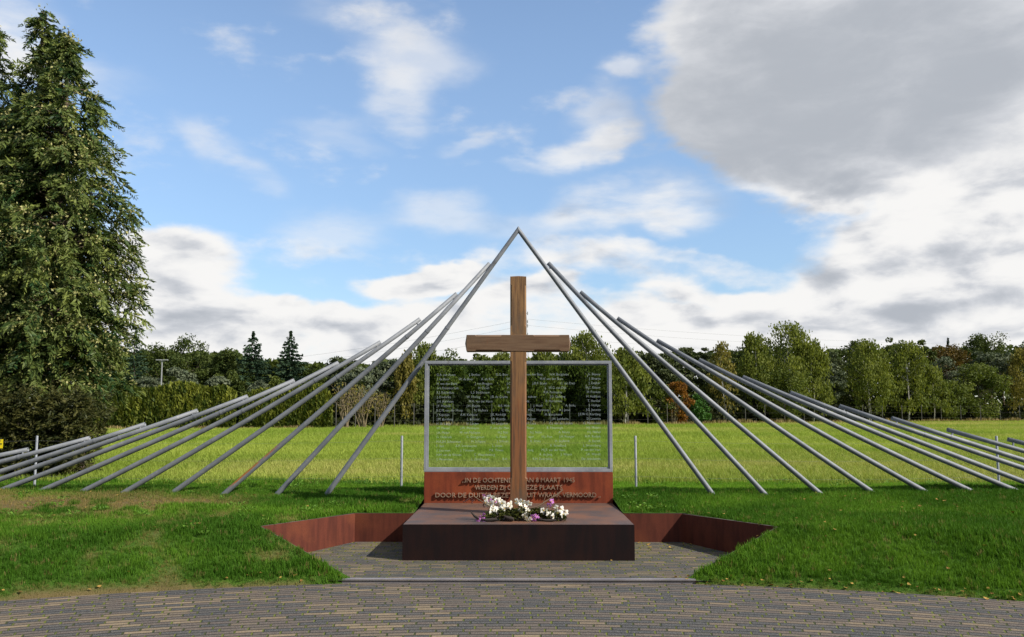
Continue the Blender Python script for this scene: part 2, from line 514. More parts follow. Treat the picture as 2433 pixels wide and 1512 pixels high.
def ngon_disc(name, r0, r1, n, z, m):
    pts = [(r * math.sin(a), CY + r * math.cos(a), z) for r in (r0, r1) for a in [2 * PI * i / n for i in range(n)]]
    return sheet(name, pts, [(i, n + i, n + (i + 1) % n, (i + 1) % n) for i in range(n)] + [tuple(range(n))], m)


sheet("ground", [(-2500, -2500, -.12), (2500, -2500, -.12), (2500, 2500, -.12), (-2500, 2500, -.12)], [(0, 1, 2, 3)], mat_ground())
ngon_disc("path", .8, R0 + .03, 160, -.03, mat_bricks("clinker_paving_rings", True, .60))
fy = [(8.80, 0.), (9.95, 0.), (11.02, .05)]
sheet("pavement", [(s * 3.0, y, z) for y, z in fy for s in (-1, 1)], [(0, 1, 3, 2), (2, 3, 5, 4)], mat_bricks("clinker_paving_recess", False, .38))
ZF = .38
sheet("field", [(x, y, ZF) for y in (16.4, 40, 140) for x in (-160, 0, 160)], [(0, 1, 4, 3), (1, 2, 5, 4), (3, 4, 7, 6), (4, 5, 8, 7)], mat_fieldsheet())

EX = np.array([-2, 0.001, .05, .3, .8, 1.21, 1.8, 2.3, 3.4, 5, 8, 30]); EZ = np.array([-.07, -.07, .004, .09, .26, .385, .40, .41, .475, .56, .58, .6])


def lawn_z(x, y):
    x = np.asarray(x, float); y = np.asarray(y, float)
    e = np.hypot(x, y - CY) - R0
    z = np.interp(e, EX, EZ)
    k = np.clip((y - 12.5) / 1.6, 0, 1); k = k * k * (3 - 2 * k)
    back = np.where(y < 14.1, .42, .42 - .04 * np.clip((y - 14.1) / 2.4, 0, 1))
    z = z * (1 - k) + back * k
    # the pit's front edges run down with the steel, so the turf does too
    und = .018 * np.sin(x * 1.7 + 1) * np.sin(y * 1.3) + .010 * np.sin(x * 4.1) * np.cos(y * 3.7 + x)
    z = z + .012 * (np.abs(x) > 1.6) * (np.abs(x) < 3.2) * (y < 9.9)
    return z + und * np.clip((e - .1) / .5, 0, 1) * np.where((np.abs(x) < 3.0) & (y < 12.4), 0.15, 1) - .012


def in_poly(x, y, poly):
    x = np.asarray(x); y = np.asarray(y); c = np.zeros(x.shape, bool)
    j = len(poly) - 1
    for i in range(len(poly)):
        xi, yi = poly[i]; xj, yj = poly[j]
        c ^= ((yi > y) != (yj > y)) & (x < (xj - xi) * (y - yi) / (yj - yi + 1e-12) + xi)
        j = i
    return c


HOLE = [(-1.28, BACK), (-1.28, 11.0), (-2.02, 11.02), (-2.84, 9.8), (-1.64, 8.83), (1.64, 8.862), (2.815, 9.80), (2.02, 11.02), (1.28, 11.0), (1.28, BACK)]


def vnoise(x, y, s, seed=0):
    """smooth value noise 0..1"""
    r = np.random.RandomState(seed); T = r.uniform(0, 1, (256, 256))
    x = x * s + 100; y = y * s + 100
    xi = np.floor(x).astype(int); yi = np.floor(y).astype(int); fx = x - xi; fy = y - yi
    fx = fx * fx * (3 - 2 * fx); fy = fy * fy * (3 - 2 * fy)
    a = T[xi % 256, yi % 256]; b = T[(xi + 1) % 256, yi % 256]; c = T[xi % 256, (yi + 1) % 256]; d = T[(xi + 1) % 256, (yi + 1) % 256]
    return (a * (1 - fx) + b * fx) * (1 - fy) + (c * (1 - fx) + d * fx) * fy


def fbm(x, y, s, seed=0):
    return (vnoise(x, y, s, seed) + .5 * vnoise(x, y, s * 2.1, seed + 1) + .25 * vnoise(x, y, s * 4.3, seed + 2)) / 1.75


def bare_at(x, y):
    """how worn and dry the turf is at a spot: the left bank, the path's edge, scattered scuffs"""
    e = np.hypot(x, y - CY) - R0
    f = fbm(x, y, .75, 11); f2 = fbm(x, y, 2.6, 21)
    bare = .75 * np.clip((f - .55) * 5, 0, 1) * np.clip((-x - 2.4) / 2.0, 0, 1) * np.clip((y - 9.8) / 1.0, 0, 1) * np.clip((12.6 - y) / .4, 0, 1)
    bare = np.maximum(bare, np.clip((f2 - .56) * 5, 0, 1) * .7 * (x < -1) * (y < 12.2))
    band = np.exp(-((y - 11.35) / .85) ** 2) * np.clip((-x - 3.0) / 1.2, 0, 1) * np.clip((f2 - .28) * 5, 0, 1)
    edge = np.clip(1 - e / (.08 + .45 * np.clip((-x - 2.2) / 2, .15, 1) * f), 0, 1) * np.where(x < 0, 1., .75) * np.clip((f2 - .15) * 4, 0, 1)
    return np.clip(np.maximum(np.maximum(bare, band * 1.2), edge), 0, 1)


def build_lawn():
    th = np.linspace(-1.02, 1.02, 130)
    arc = [((R0 + 0.0) * math.sin(a), CY + R0 * math.cos(a)) for a in th]
    # the lawn meets the steel strip where the arc passes the recess
    arc = [p for p in arc if abs(p[0]) > 1.66]
    left = [p for p in arc if p[0] < 0]; right = [p for p in arc if p[0] > 0]
    outline = left + [(-1.64, 8.862), (-2.815, 9.80), (-2.02, 11.02), (-1.28, 11.0), (-1.28, BACK), (1.28, BACK), (1.28, 11.0), (2.02, 11.02), (2.815, 9.80), (1.64, 8.862)] + right
    outline += [(15, outline[-1][1]), (15, 16.9), (-15, 16.9), (-15, left[0][1])]
    # refine the long straight edges
    pts = []
    for a, b in zip(outline, outline[1:] + outline[:1]):
        n = max(1, int(math.dist(a, b) / .25))
        pts += [(a[0] + (b[0] - a[0]) * i / n, a[1] + (b[1] - a[1]) * i / n) for i in range(n)]
    no = len(pts)
    gx, gy = np.meshgrid(np.arange(-14.8, 14.9, .22), np.arange(4, 16.8, .22))
    gx = (gx + rs.uniform(-.05, .05, gx.shape)).ravel(); gy = (gy + rs.uniform(-.05, .05, gy.shape)).ravel()
    k = in_poly(gx, gy, pts)
    gx, gy = gx[k], gy[k]
    ta = np.concatenate([np.linspace(-1.0, -.135, 60), np.linspace(.135, 1.0, 60)])
    for dr in (.05, .14):
        gx = np.append(gx, (R0 + dr) * np.sin(ta)); gy = np.append(gy, CY + (R0 + dr) * np.cos(ta))
    allp = [Vector(p) for p in pts] + [Vector((a, b)) for a, b in zip(gx, gy)]
    vs, es, fs, *_ = delaunay_2d_cdt(allp, [(i, (i + 1) % no) for i in range(no)], [], 0, 1e-5)
    vx = np.array([v.x for v in vs]); vy = np.array([v.y for v in vs])
    keep = []
    for f in fs:
        cx = sum(vx[i] for i in f) / len(f); cy = sum(vy[i] for i in f) / len(f)
        keep.append((cx, cy))
    kk = in_poly(np.array([c[0] for c in keep]), np.array([c[1] for c in keep]), pts)
    vz = lawn_z(vx, vy)
    me = bpy.data.meshes.new("lawn")
    me.from_pydata([(a, b, c) for a, b, c in zip(vx, vy, vz)], [], [tuple(f) for f, q in zip(fs, kk) if q])
    me.polygons.foreach_set('use_smooth', np.ones(len(me.polygons), bool)); me.update()
    at = me.attributes.new('bare', 'FLOAT', 'POINT'); at.data.foreach_set('value', bare_at(vx, vy).astype(np.float32))
    me.materials.append(mat_lawn())
    o = link("lawn", me); o['kind'] = 'structure'
    return pts


LAWN_OUT = build_lawn()


# ------------------------------------------------------------------ grass tufts on points
def tuft_mesh(name, nb, h0, h1, spread, width, m, seed, lean=.5):
    r = np.random.RandomState(seed); V = []; F = []
    for i in range(nb):
        a = r.uniform(0, 2 * PI); d = spread * math.sqrt(r.uniform()); b = r.uniform(0, 2 * PI)
        h = r.uniform(h0, h1); w = width * r.uniform(.7, 1.3); ln = r.uniform(.1, lean) * h
        p = np.array((d * math.cos(a), d * math.sin(a), -.01)); s = np.array((-math.sin(b), math.cos(b), 0)) * w / 2
        o = np.array((math.cos(b), math.sin(b), 0)) * ln
        k = len(V)
        V += [p - s, p + s, p + s * .8 + o * .35 + (0, 0, h * .6), p - s * .8 + o * .35 + (0, 0, h * .6), p + o + (0, 0, h)]
        F += [(k, k + 1, k + 2, k + 3), (k + 3, k + 2, k + 4)]
    me = bpy.data.meshes.new(name); me.from_pydata([tuple(v) for v in V], [], F); me.materials.append(m); me.update()
    return bpy.data.objects.new(name, me)       # never linked: only instanced


def scatter(name, pts, scl, lush, dry, tufts):
    """one stuff object: tufts instanced on its points by geometry nodes"""
    n = len(pts)
    me = bpy.data.meshes.new(name)
    me.vertices.add(n); me.vertices.foreach_set('co', np.asarray(pts, np.float32).ravel()); me.update()
    for k, a in (('scl', scl), ('lush', lush), ('dry', dry), ('rot', rs.uniform(0, 6.28, n))):
        at = me.attributes.new(k, 'FLOAT', 'POINT'); at.data.foreach_set('value', np.asarray(a, np.float32))
    at = me.attributes.new('pick', 'INT', 'POINT'); at.data.foreach_set('value', rs.randint(0, len(tufts), n).astype(np.int32))
    o = link(name, me); o['kind'] = 'stuff'
    ng = bpy.data.node_groups.new(name, 'GeometryNodeTree')
    ng.interface.new_socket('Geometry', in_out='INPUT', socket_type='NodeSocketGeometry')
    ng.interface.new_socket('Geometry', in_out='OUTPUT', socket_type='NodeSocketGeometry')
    N = ng.nodes; L = ng.links
    i = N.new('NodeGroupInput'); ou = N.new('NodeGroupOutput'); inst = N.new('GeometryNodeInstanceOnPoints')
    gi = N.new('GeometryNodeGeometryToInstance')
    for t in reversed(tufts):
        oi = N.new('GeometryNodeObjectInfo'); oi.inputs['Object'].default_value = t; oi.inputs['As Instance'].default_value = True
        L.new(oi.outputs['Geometry'], gi.inputs[0])

    def at(nm, ty):
        q = N.new('GeometryNodeInputNamedAttribute'); q.data_type = ty; q.inputs['Name'].default_value = nm
        return q.outputs['Attribute']
    cx = N.new('ShaderNodeCombineXYZ'); L.new(at('rot', 'FLOAT'), cx.inputs[2])
    L.new(i.outputs[0], inst.inputs['Points']); L.new(gi.outputs[0], inst.inputs['Instance'])
    inst.inputs['Pick Instance'].default_value = True
    L.new(at('pick', 'INT'), inst.inputs['Instance Index'])
    L.new(cx.outputs[0], inst.inputs['Rotation']); L.new(at('scl', 'FLOAT'), inst.inputs['Scale'])
    L.new(inst.outputs[0], ou.inputs[0])
    md = o.modifiers.new('tufts', 'NODES'); md.node_group = ng
    return o


def build_grass():
    n = 190000
    x = rs.uniform(-8.6, 8.6, n); y = rs.uniform(7.2, 16.6, n)
    k = in_poly(x, y, LAWN_OUT) & (np.abs(x) < .64 * y + .6)
    # keep a thin bare line beside the steel
    for sx in (-1, 1):
        k &= ~in_poly(x, y, [(sx * 1.60, 8.80), (sx * 2.83, 9.79), (sx * 2.04, 11.06), (sx * 1.25, 11.06), (sx * 1.25, 9.0)])
    k &= ~((np.abs(x) < 1.31) & (y < BACK + .03) & (y > 9))
    k &= rs.uniform(size=n) > np.clip((y - 14.5 - 1.3 * (fbm(x, y, .9, 5) - .3)) / .9, 0, 1)
    x, y = x[k], y[k]
    e = np.hypot(x, y - CY) - R0
    f2 = fbm(x, y, 2.6, 21); bare = bare_at(x, y)
    keep = rs.uniform(size=len(x)) > bare * .35
    x, y, e, f2, bare = x[keep], y[keep], e[keep], f2[keep], bare[keep]
    z = lawn_z(x, y)
    lush = np.clip((fbm(x, y, 1.1, 41) - .42) * 2.2 + rs.uniform(-.25, .4, len(x)), 0, 1) * .7
    strip = np.clip((y - 12.75) / .4, 0, 1) * np.clip((15.2 - y) / .6, 0, 1)          # mown strip behind the poles, paler
    lush = np.clip(lush + strip * np.where(x > 1, .75, .3), 0, 1)
    tall = np.clip(fbm(x, y, .9, 55) * 1.5 - .3, .25, 1.1)
    s = (.55 + .55 * tall) * rs.uniform(.75, 1.25, len(x)) * (1 - .62 * bare)
    s *= np.where(e < .15, .7, 1) * np.where(strip > .4, .72, 1.)
    rim = (y > 14.3) & (y < 16.5)
    s *= np.where(rim, 1.15 + .8 * np.clip((fbm(x, y, 1.3, 66) - .45) * 5, 0, 1), 1)
    lush = np.where(rim, np.where(x > 1, np.maximum(lush, .85), lush * .8), lush)
    s = np.where(rim & (x > 1.2), s * .72, s)
    dry = np.clip(bare * 1.0 + rs.uniform(-.55, .05, len(x)), 0, 1)
    dry = np.maximum(dry, np.where(rs.uniform(size=len(x)) < .03, .7, 0))
    tl = [tuft_mesh("lawn_tuft", 13, .035, .092, .045, .006, M_grass, 100 + i) for i in range(6)]
    scatter("lawn_grass", np.c_[x, y, z], s, lush, dry, tl)
    # the hay field
    P = []; S = []
    for y0, y1, dens, sc in ((14.6, 24, 130, 1.), (24, 36, 70, 1.1), (36, 60, 26, 1.45), (60, 108, 8, 1.9)):
        w = .60 * y1 + 1
        m = int(dens * (y1 - y0) * 2 * w)
        yy = rs.uniform(y0, y1, m); xx = rs.uniform(-w, w, m)
        kk = np.abs(xx) < .60 * yy + 1
        kk &= rs.uniform(size=m) < np.clip((yy - 14.6 - 1.6 * fbm(xx, yy, .7, 8) + .4) / 1.0, 0, 1)
        P.append(np.c_[xx[kk], yy[kk], np.maximum(np.full(kk.sum(), ZF), np.where(yy[kk] < 16.9, lawn_z(xx[kk], yy[kk]), 0))]); S.append(np.full(kk.sum(), sc) * rs.uniform(.7, 1.3, kk.sum()))
    P = np.concatenate(P); S = np.concatenate(S); x, y = P[:, 0], P[:, 1]
    lush = np.clip((fbm(x, y, .22, 71) - .3) * 1.5 + rs.uniform(-.25, .3, len(x)), 0, 1)
    dry = np.clip((fbm(x * .5, y, .16, 81) - .52) * 2.5 + rs.uniform(-.25, .3, len(x)), 0, .8)
    S *= .85 + .3 * fbm(x, y, .5, 91)
    tf = [tuft_mesh("field_tuft", 15, .05, .13, .10, .0075, M_field, 200 + i, .7) for i in range(6)]
    scatter("field_grass", P, S, lush, dry, tf)


build_grass()
# ------------------------------------------------------------------ trees
def leaf_cards(cen, size, tint, rng, up=0.0, aspect=.55, mesh_name="crown", material=None, dirs=None):
    """one rhombic leaf card per centre"""
    n = len(cen)
    if dirs is None:
        d = rng.normal(size=(n, 3)); d[:, 2] -= up
    else:
        d = dirs + rng.normal(size=(n, 3)) * .25
    d /= np.linalg.norm(d, axis=1)[:, None] + 1e-9
    q = rng.normal(size=(n, 3)); s = np.cross(d, q); s /= np.linalg.norm(s, axis=1)[:, None] + 1e-9
    L = (size * .5)[:, None]; Wd = L * aspect
    V = np.empty((n, 4, 3)); V[:, 0] = cen - d * L; V[:, 1] = cen + s * Wd; V[:, 2] = cen + d * L; V[:, 3] = cen - s * Wd
    return np_mesh(mesh_name, V.reshape(-1, 3), np.arange(n * 4), 4, material, {'tint': np.repeat(tint, 4)})


def clumps(rng, H, R, kind, nleaf):
    """leaf centres, tints and leaf directions of a crown of height H and half-width R standing at the origin"""
    if kind in ('oak', 'shrub', 'pine'):
        zc, sz = {'oak': (.62, .40), 'shrub': (.50, .50), 'pine': (.66, .35)}[kind]
        K = {'oak': 64, 'shrub': 44, 'pine': 46}[kind]
        v = rng.normal(size=(K, 3)); v /= np.linalg.norm(v, axis=1)[:, None]
        rr = rng.uniform(.3, 1, K) ** .38
        c = v * rr[:, None]
        lump = .92 + .2 * rng.uniform(-1, 1, K)
        cc = np.c_[c[:, 0] * R * .80 * lump, c[:, 1] * R * .80 * lump, H * zc + c[:, 2] * H * sz * .86 * np.where(c[:, 2] > .3, rng.uniform(.86, 1.06, K), 1)]
        cr = R * rng.uniform(.18, .33, K)
        idx = rng.randint(0, K, nleaf)
        o = rng.normal(size=(nleaf, 3)); o /= np.linalg.norm(o, axis=1)[:, None]
        o *= (rng.uniform(.15, 1, nleaf) ** .5)[:, None]
        flat = .5 if kind == 'pine' else .8
        P = cc[idx] + o * cr[idx][:, None] * np.array((1.1, 1.1, flat))
        ct = rng.uniform(0, 1, K)
        t = np.clip(ct[idx] * .6 + rng.uniform(0, .4, nleaf), 0, 1)
        return P, t, None
    if kind == 'birch':
        K = 64
        zz = rng.uniform(.22, 1.0, K) ** .9
        prof = np.sin(np.clip((1.03 - zz) / .85, 0, 1) ** .62 * PI * .62)
        a = rng.uniform(0, 2 * PI, K); r = np.sqrt(rng.uniform(.1, 1, K))
        cc = np.c_[np.cos(a) * r * R * prof, np.sin(a) * r * R * prof, zz * H]
        idx = rng.randint(0, K, nleaf)
        dn = rng.uniform(0, 1, nleaf)
        sp = R * .15
        P = cc[idx] + np.c_[rng.normal(size=nleaf) * sp * (.6 + .5 * dn), rng.normal(size=nleaf) * sp * (.6 + .5 * dn), -dn * H * .13 + rng.normal(size=nleaf) * .02 * H]
        P[:, 2] = np.clip(P[:, 2], .05 * H, H)
        ct = rng.uniform(0, 1, K)
        t = np.clip(ct[idx] * .6 + rng.uniform(0, .4, nleaf), 0, 1)
        return P, t, np.tile((0, 0, -1.), (nleaf, 1))
    if kind == 'spruce':
        W = 26
        zw = np.linspace(.05, .985, W) ** .92
        zb = np.repeat(zw, 8) + rng.normal(size=W * 8) * .008; B = W * 8
        a = (np.tile(np.arange(8) * PI / 4, W) + np.repeat(rng.uniform(0, PI, W), 8)) + rng.normal(size=B) * .2
        Lb = R * ((1 - np.clip(zb, 0, .995)) ** .9) * rng.uniform(.66, 1.14, B) + .07
        idx = rng.choice(B, nleaf, p=Lb ** 1.3 / (Lb ** 1.3).sum()); s = rng.uniform(.03, 1, nleaf) ** .75
        zoff = (-.34 * s + .22 * s ** 2.5) * Lb[idx]
        w = rng.uniform(-1, 1, nleaf) * .30 * Lb[idx] * (1.08 - s) * (.3 + s)
        ca, sa = np.cos(a[idx]), np.sin(a[idx])
        P = np.c_[ca * s * Lb[idx] - sa * w, sa * s * Lb[idx] + ca * w, zb[idx] * H + zoff - rng.uniform(0, .045, nleaf) * R]
        t = np.clip(s * .5 + rng.uniform(0, .5, nleaf), 0, 1)
        k = nleaf // 60                                               # the bare leader
        P[:k] = np.c_[rng.normal(size=k) * .03, rng.normal(size=k) * .03, H * rng.uniform(.93, 1.01, k)]
        return P, t, np.c_[ca, sa, np.full(nleaf, -.3)]
    raise ValueError(kind)


LEAF = {
    'oak': mat_leaf("oak_leaves", (.024, .042, .009), (.078, .098, .018), .25),
    'oak_brown': mat_leaf("turning_oak_leaves", (.045, .036, .008), (.135, .085, .018), .3),
    'shrub': mat_leaf("shrub_leaves", (.040, .064, .012), (.14, .165, .03), .35),
    'bright': mat_leaf("bright_shrub_leaves", (.03, .08, .014), (.07, .17, .03), .35),
    'rust': mat_leaf("autumn_leaves", (.12, .05, .008), (.24, .105, .015), .35),
    'birch': mat_leaf("birch_leaves", (.055, .080, .012), (.185, .205, .036), .4),
    'birch_y': mat_leaf("yellowing_birch_leaves", (.095, .085, .016), (.23, .195, .045), .4),
    'pine': mat_leaf("pine_needles", (.028, .042, .014), (.088, .102, .040), .15),
    'pine_blue': mat_leaf("blue_pine_needles", (.048, .066, .036), (.145, .165, .098), .15),
    'spruce': mat_leaf("spruce_needles", (.010, .026, .014), (.04, .07, .034), .12),
    'thuja': mat_leaf("thuja_foliage", (.034, .057, .008), (.195, .21, .032), .3),
    'dark': mat_leaf("undergrowth_leaves", (.012, .018, .006), (.04, .045, .012), .2),
    'tan': mat_leaf("dry_fringe_grass", (.16, .12, .05), (.3, .23, .1), .3),
}


def yfar(px):
    return float(np.interp(px, [0, 225, 800, 1231, 1460, 2432], [56, 58, 61, 71, 72, 97]))


def trunk(parent, H, r, m, rng, zfrac=.85, limbs=5, name="trunk", nstem=1, R=1.):
    b = MB()
    for s in range(nstem):
        ox = rng.uniform(-.2, .2) if nstem > 1 else 0
        lx, ly = rng.uniform(-.04, .04, 2) * H * (0 if zfrac > .96 else 1)
        pts = [(ox + lx * t + .015 * H * math.sin(5 * t + s), ly * t, H * zfrac * t) for t in np.linspace(0, 1, 7)]
        b.tube(pts, [r * (1 - .85 * t) for t in np.linspace(0, 1, 7)], 7)
        for i in range(limbs):
            t = rng.uniform(.3, .85); a = rng.uniform(0, 2 * PI); L = R * rng.uniform(.45, .85)
            p = Vector((ox + lx * t, ly * t, H * zfrac * t)); q = p + Vector((math.cos(a) * L, math.sin(a) * L, L * .7))
            b.tube([p, p.lerp(q, .5) + Vector((0, 0, -.05 * L)), q], [r * .4 * (1 - .7 * t), r * .25, r * .08], 5)
    return b.build(name, m, parent)


def tree(name, kind, leafm, px, ytop, wpx, dy, label, nleaf=4200, ls=.24, cat="tree", group=None, bark=None, rt=None, nstem=1, limbs=5, seed=0, zfrac=None):
    Y = yfar(px) + dy
    top = aty(px, ytop, Y); base = top
    H = top.z - ZF; R = wpx / 2 * Y / FPX
    rng = np.random.RandomState(seed + int(px) * 3 + int(ytop))
    o = empty(name, (base.x, Y, ZF)); tag(o, label, cat, group)
    P, t, d = clumps(rng, H, R, kind, nleaf)
    # bring the outline to the measured height
    P[:, 2] *= H / max(P[:, 2].max(), .1)
    ps = Y / 884
    sz = rng.uniform(.7, 1.35, len(P)) * max(ls, 2.1 * ps)
    me = leaf_cards(P, sz, t, rng, .3, .55, "crown", LEAF[leafm], d)
    link("crown", me, o)
    trunk(o, H, rt or max(.09, .018 * H), bark or M_bark, rng, zfrac or {'spruce': .97, 'oak': .7, 'pine': .8, 'birch': .95, 'shrub': .6}[kind], limbs, "trunk", nstem, R)
    return o


G1 = "trees along the far edge of the field"
T = [
    ('spruce_tree', 'spruce', 'spruce', 323, 787, 190, 6, 'thin pale spruce half hidden behind the big cypress, first from the left', 3000),
    ('oak_tree', 'oak', 'oak', 388, 812, 135, 9, 'low round dark oak between the thin spruce and the tall oak'),
    ('oak_tree', 'oak', 'oak', 455, 793, 150, 11, 'tallest dark round oak above the left hedge'),
    ('oak_tree', 'oak', 'oak', 538, 826, 90, 10, 'smaller round oak just left of the two pointed spruces'),
    ('spruce_tree', 'spruce', 'spruce', 602, 787, 225, 8, 'pointed dark spruce, the left one of the matching pair above the hedge', 7500),
    ('spruce_tree', 'spruce', 'spruce', 691, 786, 215, 8, 'pointed dark spruce standing alone against the sky, the right one of the pair', 7500),
    ('pine_tree', 'pine', 'pine_blue', 421, 873, 96, 3, 'grey-green young pine rising over the hedge below the tallest oak'),
    ('pine_tree', 'pine', 'pine_blue', 350, 893, 80, 3, 'grey-green young pine beside the big cypress, above the hedge'),
    ('pine_tree', 'pine', 'pine_blue', 516, 894, 66, 2.5, 'small silvery pine peeping over the hedge left of the spruces'),
    ('pine_tree', 'pine', 'pine_blue', 618, 904, 70, 3, 'small silvery pine below the left spruce, in the gap of the hedge'),
    ('oak_tree', 'oak', 'oak', 560, 868, 110, 7, 'dark broad-leaved tree filling the space under the left spruce'),
    ('shrub_tree', 'shrub', 'shrub', 660, 893, 90, 5, 'mid-green bushy tree between the feet of the two spruces'),
    ('shrub_tree', 'shrub', 'shrub', 742, 861, 80, 6, 'olive rounded tree just right of the right spruce'),
    ('pine_tree', 'pine', 'pine', 812, 848, 96, 8, 'dark flat-topped pine crossed by the ends of the left poles'),
    ('pine_tree', 'pine', 'pine_blue', 850, 872, 110, 3, 'grey-green pine behind the tan bare shrubs, left part'),
    ('pine_tree', 'pine', 'pine_blue', 918, 851, 110, 4, 'grey-green pine just left of the innermost left poles'),
    ('birch_tree', 'birch', 'birch_y', 962, 832, 50, 2, 'thin orange-tinged birch between the left poles'),
    ('birch_tree', 'birch', 'birch', 1003, 814, 100, 4, 'loose pale birch rising behind the glass panel top left corner'),
    ('shrub_tree', 'shrub', 'shrub', 1058, 828, 120, 3, 'rounded light-green willow above the left half of the glass panel'),
    ('shrub_tree', 'shrub', 'shrub', 1143, 838, 100, 3, 'rounded light-green willow below the left arm of the cross'),
    ('birch_tree', 'birch', 'birch', 1195, 834, 80, 2, 'light birch directly left of the cross shaft'),
    ('birch_tree', 'birch', 'birch', 1290, 826, 90, 2, 'light birch under the right arm of the cross'),
    ('birch_tree', 'birch', 'birch', 1392, 786, 150, 4, 'tall broad birch just right of the cross arm, tallest behind the glass', 6500),
    ('oak_tree', 'oak', 'oak', 1345, 842, 110, 5, 'dark oak behind the right half of the glass panel'),
    ('oak_tree', 'oak', 'oak', 1110, 862, 130, 7, 'dark oak behind the left half of the glass panel'),
    ('birch_tree', 'birch', 'birch', 1484, 826, 120, 0, 'light-green drooping birch at the right edge of the glass panel', 6500),
    ('pine_tree', 'pine', 'pine', 1530, 833, 90, 6, 'dark pine behind the inner right poles'),
    ('pine_tree', 'pine', 'pine', 1574, 838, 100, 5, 'dark pine rising above the rust-coloured shrub'),
    ('pine_tree', 'pine', 'pine', 1626, 824, 66, 9, 'slim pine top left of the thin yellow birch, first of two'),
    ('pine_tree', 'pine', 'pine', 1673, 825, 70, 9, 'slim pine top touching the thin yellow birch'),
    ('shrub_tree', 'shrub', 'rust', 1611, 905, 74, -1.5, 'orange rust-coloured autumn shrub behind the right poles', 2600),
    ('shrub_tree', 'shrub', 'bright', 1660, 932, 62, -1.5, 'small fresh-green bush beside the rust-coloured shrub', 2000),
    ('birch_tree', 'birch', 'birch_y', 1714, 812, 70, 2, 'thin yellowish birch with sparse leaves and a bare white stem', 2000),
    ('oak_tree', 'oak', 'oak', 1716, 880, 110, 5, 'dark low tree behind the thin yellowish birch'),
    ('oak_tree', 'oak', 'oak', 1770, 822, 90, 6, 'dark oak between the thin yellow birch and the tall birches'),
    ('birch_tree', 'birch', 'birch', 1789, 789, 90, 2, 'tall slim birch at the left shoulder of the highest birch', 5000),
    ('birch_tree', 'birch', 'birch', 1872, 763, 140, 2, 'highest birch of the whole tree line, broad and pale green', 8000),
    ('birch_tree', 'birch', 'birch', 1926, 803, 90, 1, 'birch at the right shoulder of the highest birch', 5000),
    ('shrub_tree', 'shrub', 'shrub', 1858, 872, 140, -1, 'light-green leafy tree low in front of the highest birch'),
    ('pine_tree', 'pine', 'pine', 1970, 836, 96, 7, 'dark low pine in the dip right of the highest birch'),
    ('pine_tree', 'pine', 'pine_blue', 1978, 862, 80, 2, 'grey-blue pine low in the dip right of the highest birch'),
    ('oak_tree', 'oak', 'oak', 2036, 805, 100, 8, 'dark oak crown behind the second group of birches'),
    ('birch_tree', 'birch', 'birch', 2060, 806, 130, 1, 'broad birch with pale limbs, left one of the second group', 7500),
    ('oak_tree', 'oak', 'oak', 2116, 801, 70, 8, 'narrow dark oak top between the two broad right birches'),
    ('birch_tree', 'birch', 'birch', 2152, 809, 110, 1, 'broad birch with white trunk beside the right lamp', 7000),
    ('birch_tree', 'birch', 'birch', 2212, 868, 80, 0, 'low drooping birch under the right lamp', 4000),
    ('oak_tree', 'oak', 'oak', 2190, 806, 64, 9, 'narrow dark oak top just above the right lamp'),
    ('oak_tree', 'oak', 'oak_brown', 2246, 816, 130, 8, 'reddish-brown oak right of the right lamp', 5200),
    ('spruce_tree', 'spruce', 'spruce', 2251, 802, 50, 11, 'small spruce tip sticking out above the reddish-brown oak', 2000),
    ('oak_tree', 'oak', 'oak', 2342, 788, 130, 9, 'largest dark oak at the right end of the tree line', 5500),
    ('oak_tree', 'oak', 'oak', 2428, 805, 90, 9, 'dark oak cut off by the right edge, beyond the largest oak'),
    ('pine_tree', 'pine', 'pine_blue', 2246, 846, 100, 4, 'grey-blue pine under the reddish-brown oak'),
    ('pine_tree', 'pine', 'pine_blue', 2332, 834, 80, 4, 'grey-blue pine under the largest oak, left of two'),
    ('pine_tree', 'pine', 'pine_blue', 2376, 836, 80, 4, 'grey-blue pine under the largest oak, right of two'),
    ('shrub_tree', 'shrub', 'shrub', 2322, 858, 140, 0, 'light leafy bush-like tree below the largest oak', 5500),
    ('birch_tree', 'birch', 'birch_y', 2430, 826, 90, 0, 'brownish birch with bare white stems at the right edge', 4000),
    ('shrub_tree', 'shrub', 'shrub', 2255, 900, 100, 0, 'low olive bush between the low birch and the light leafy tree'),
    ('shrub_tree', 'shrub', 'shrub', 1560, 905, 90, 0, 'olive bush between the drooping birch and the rust-coloured shrub', 3000),
]
for row in T:
    nm, kind, lm, px, yt, w, dy, lab = row[:8]
    nl = row[8] if len(row) > 8 else 4200
    kw = {}
    if kind in ('oak', 'shrub'): nl = int(nl * 1.5); kw['ls'] = .19
    if kind == 'spruce': nl = int(nl * 2.2); kw.update(ls=.19, limbs=0)
    if kind == 'birch': kw = dict(bark=M_birch, rt=.065, nstem=2 if w > 100 else 1, limbs=7)
    tree(nm, kind, lm, px, yt, w, dy, lab, nl, group=G1, **kw)


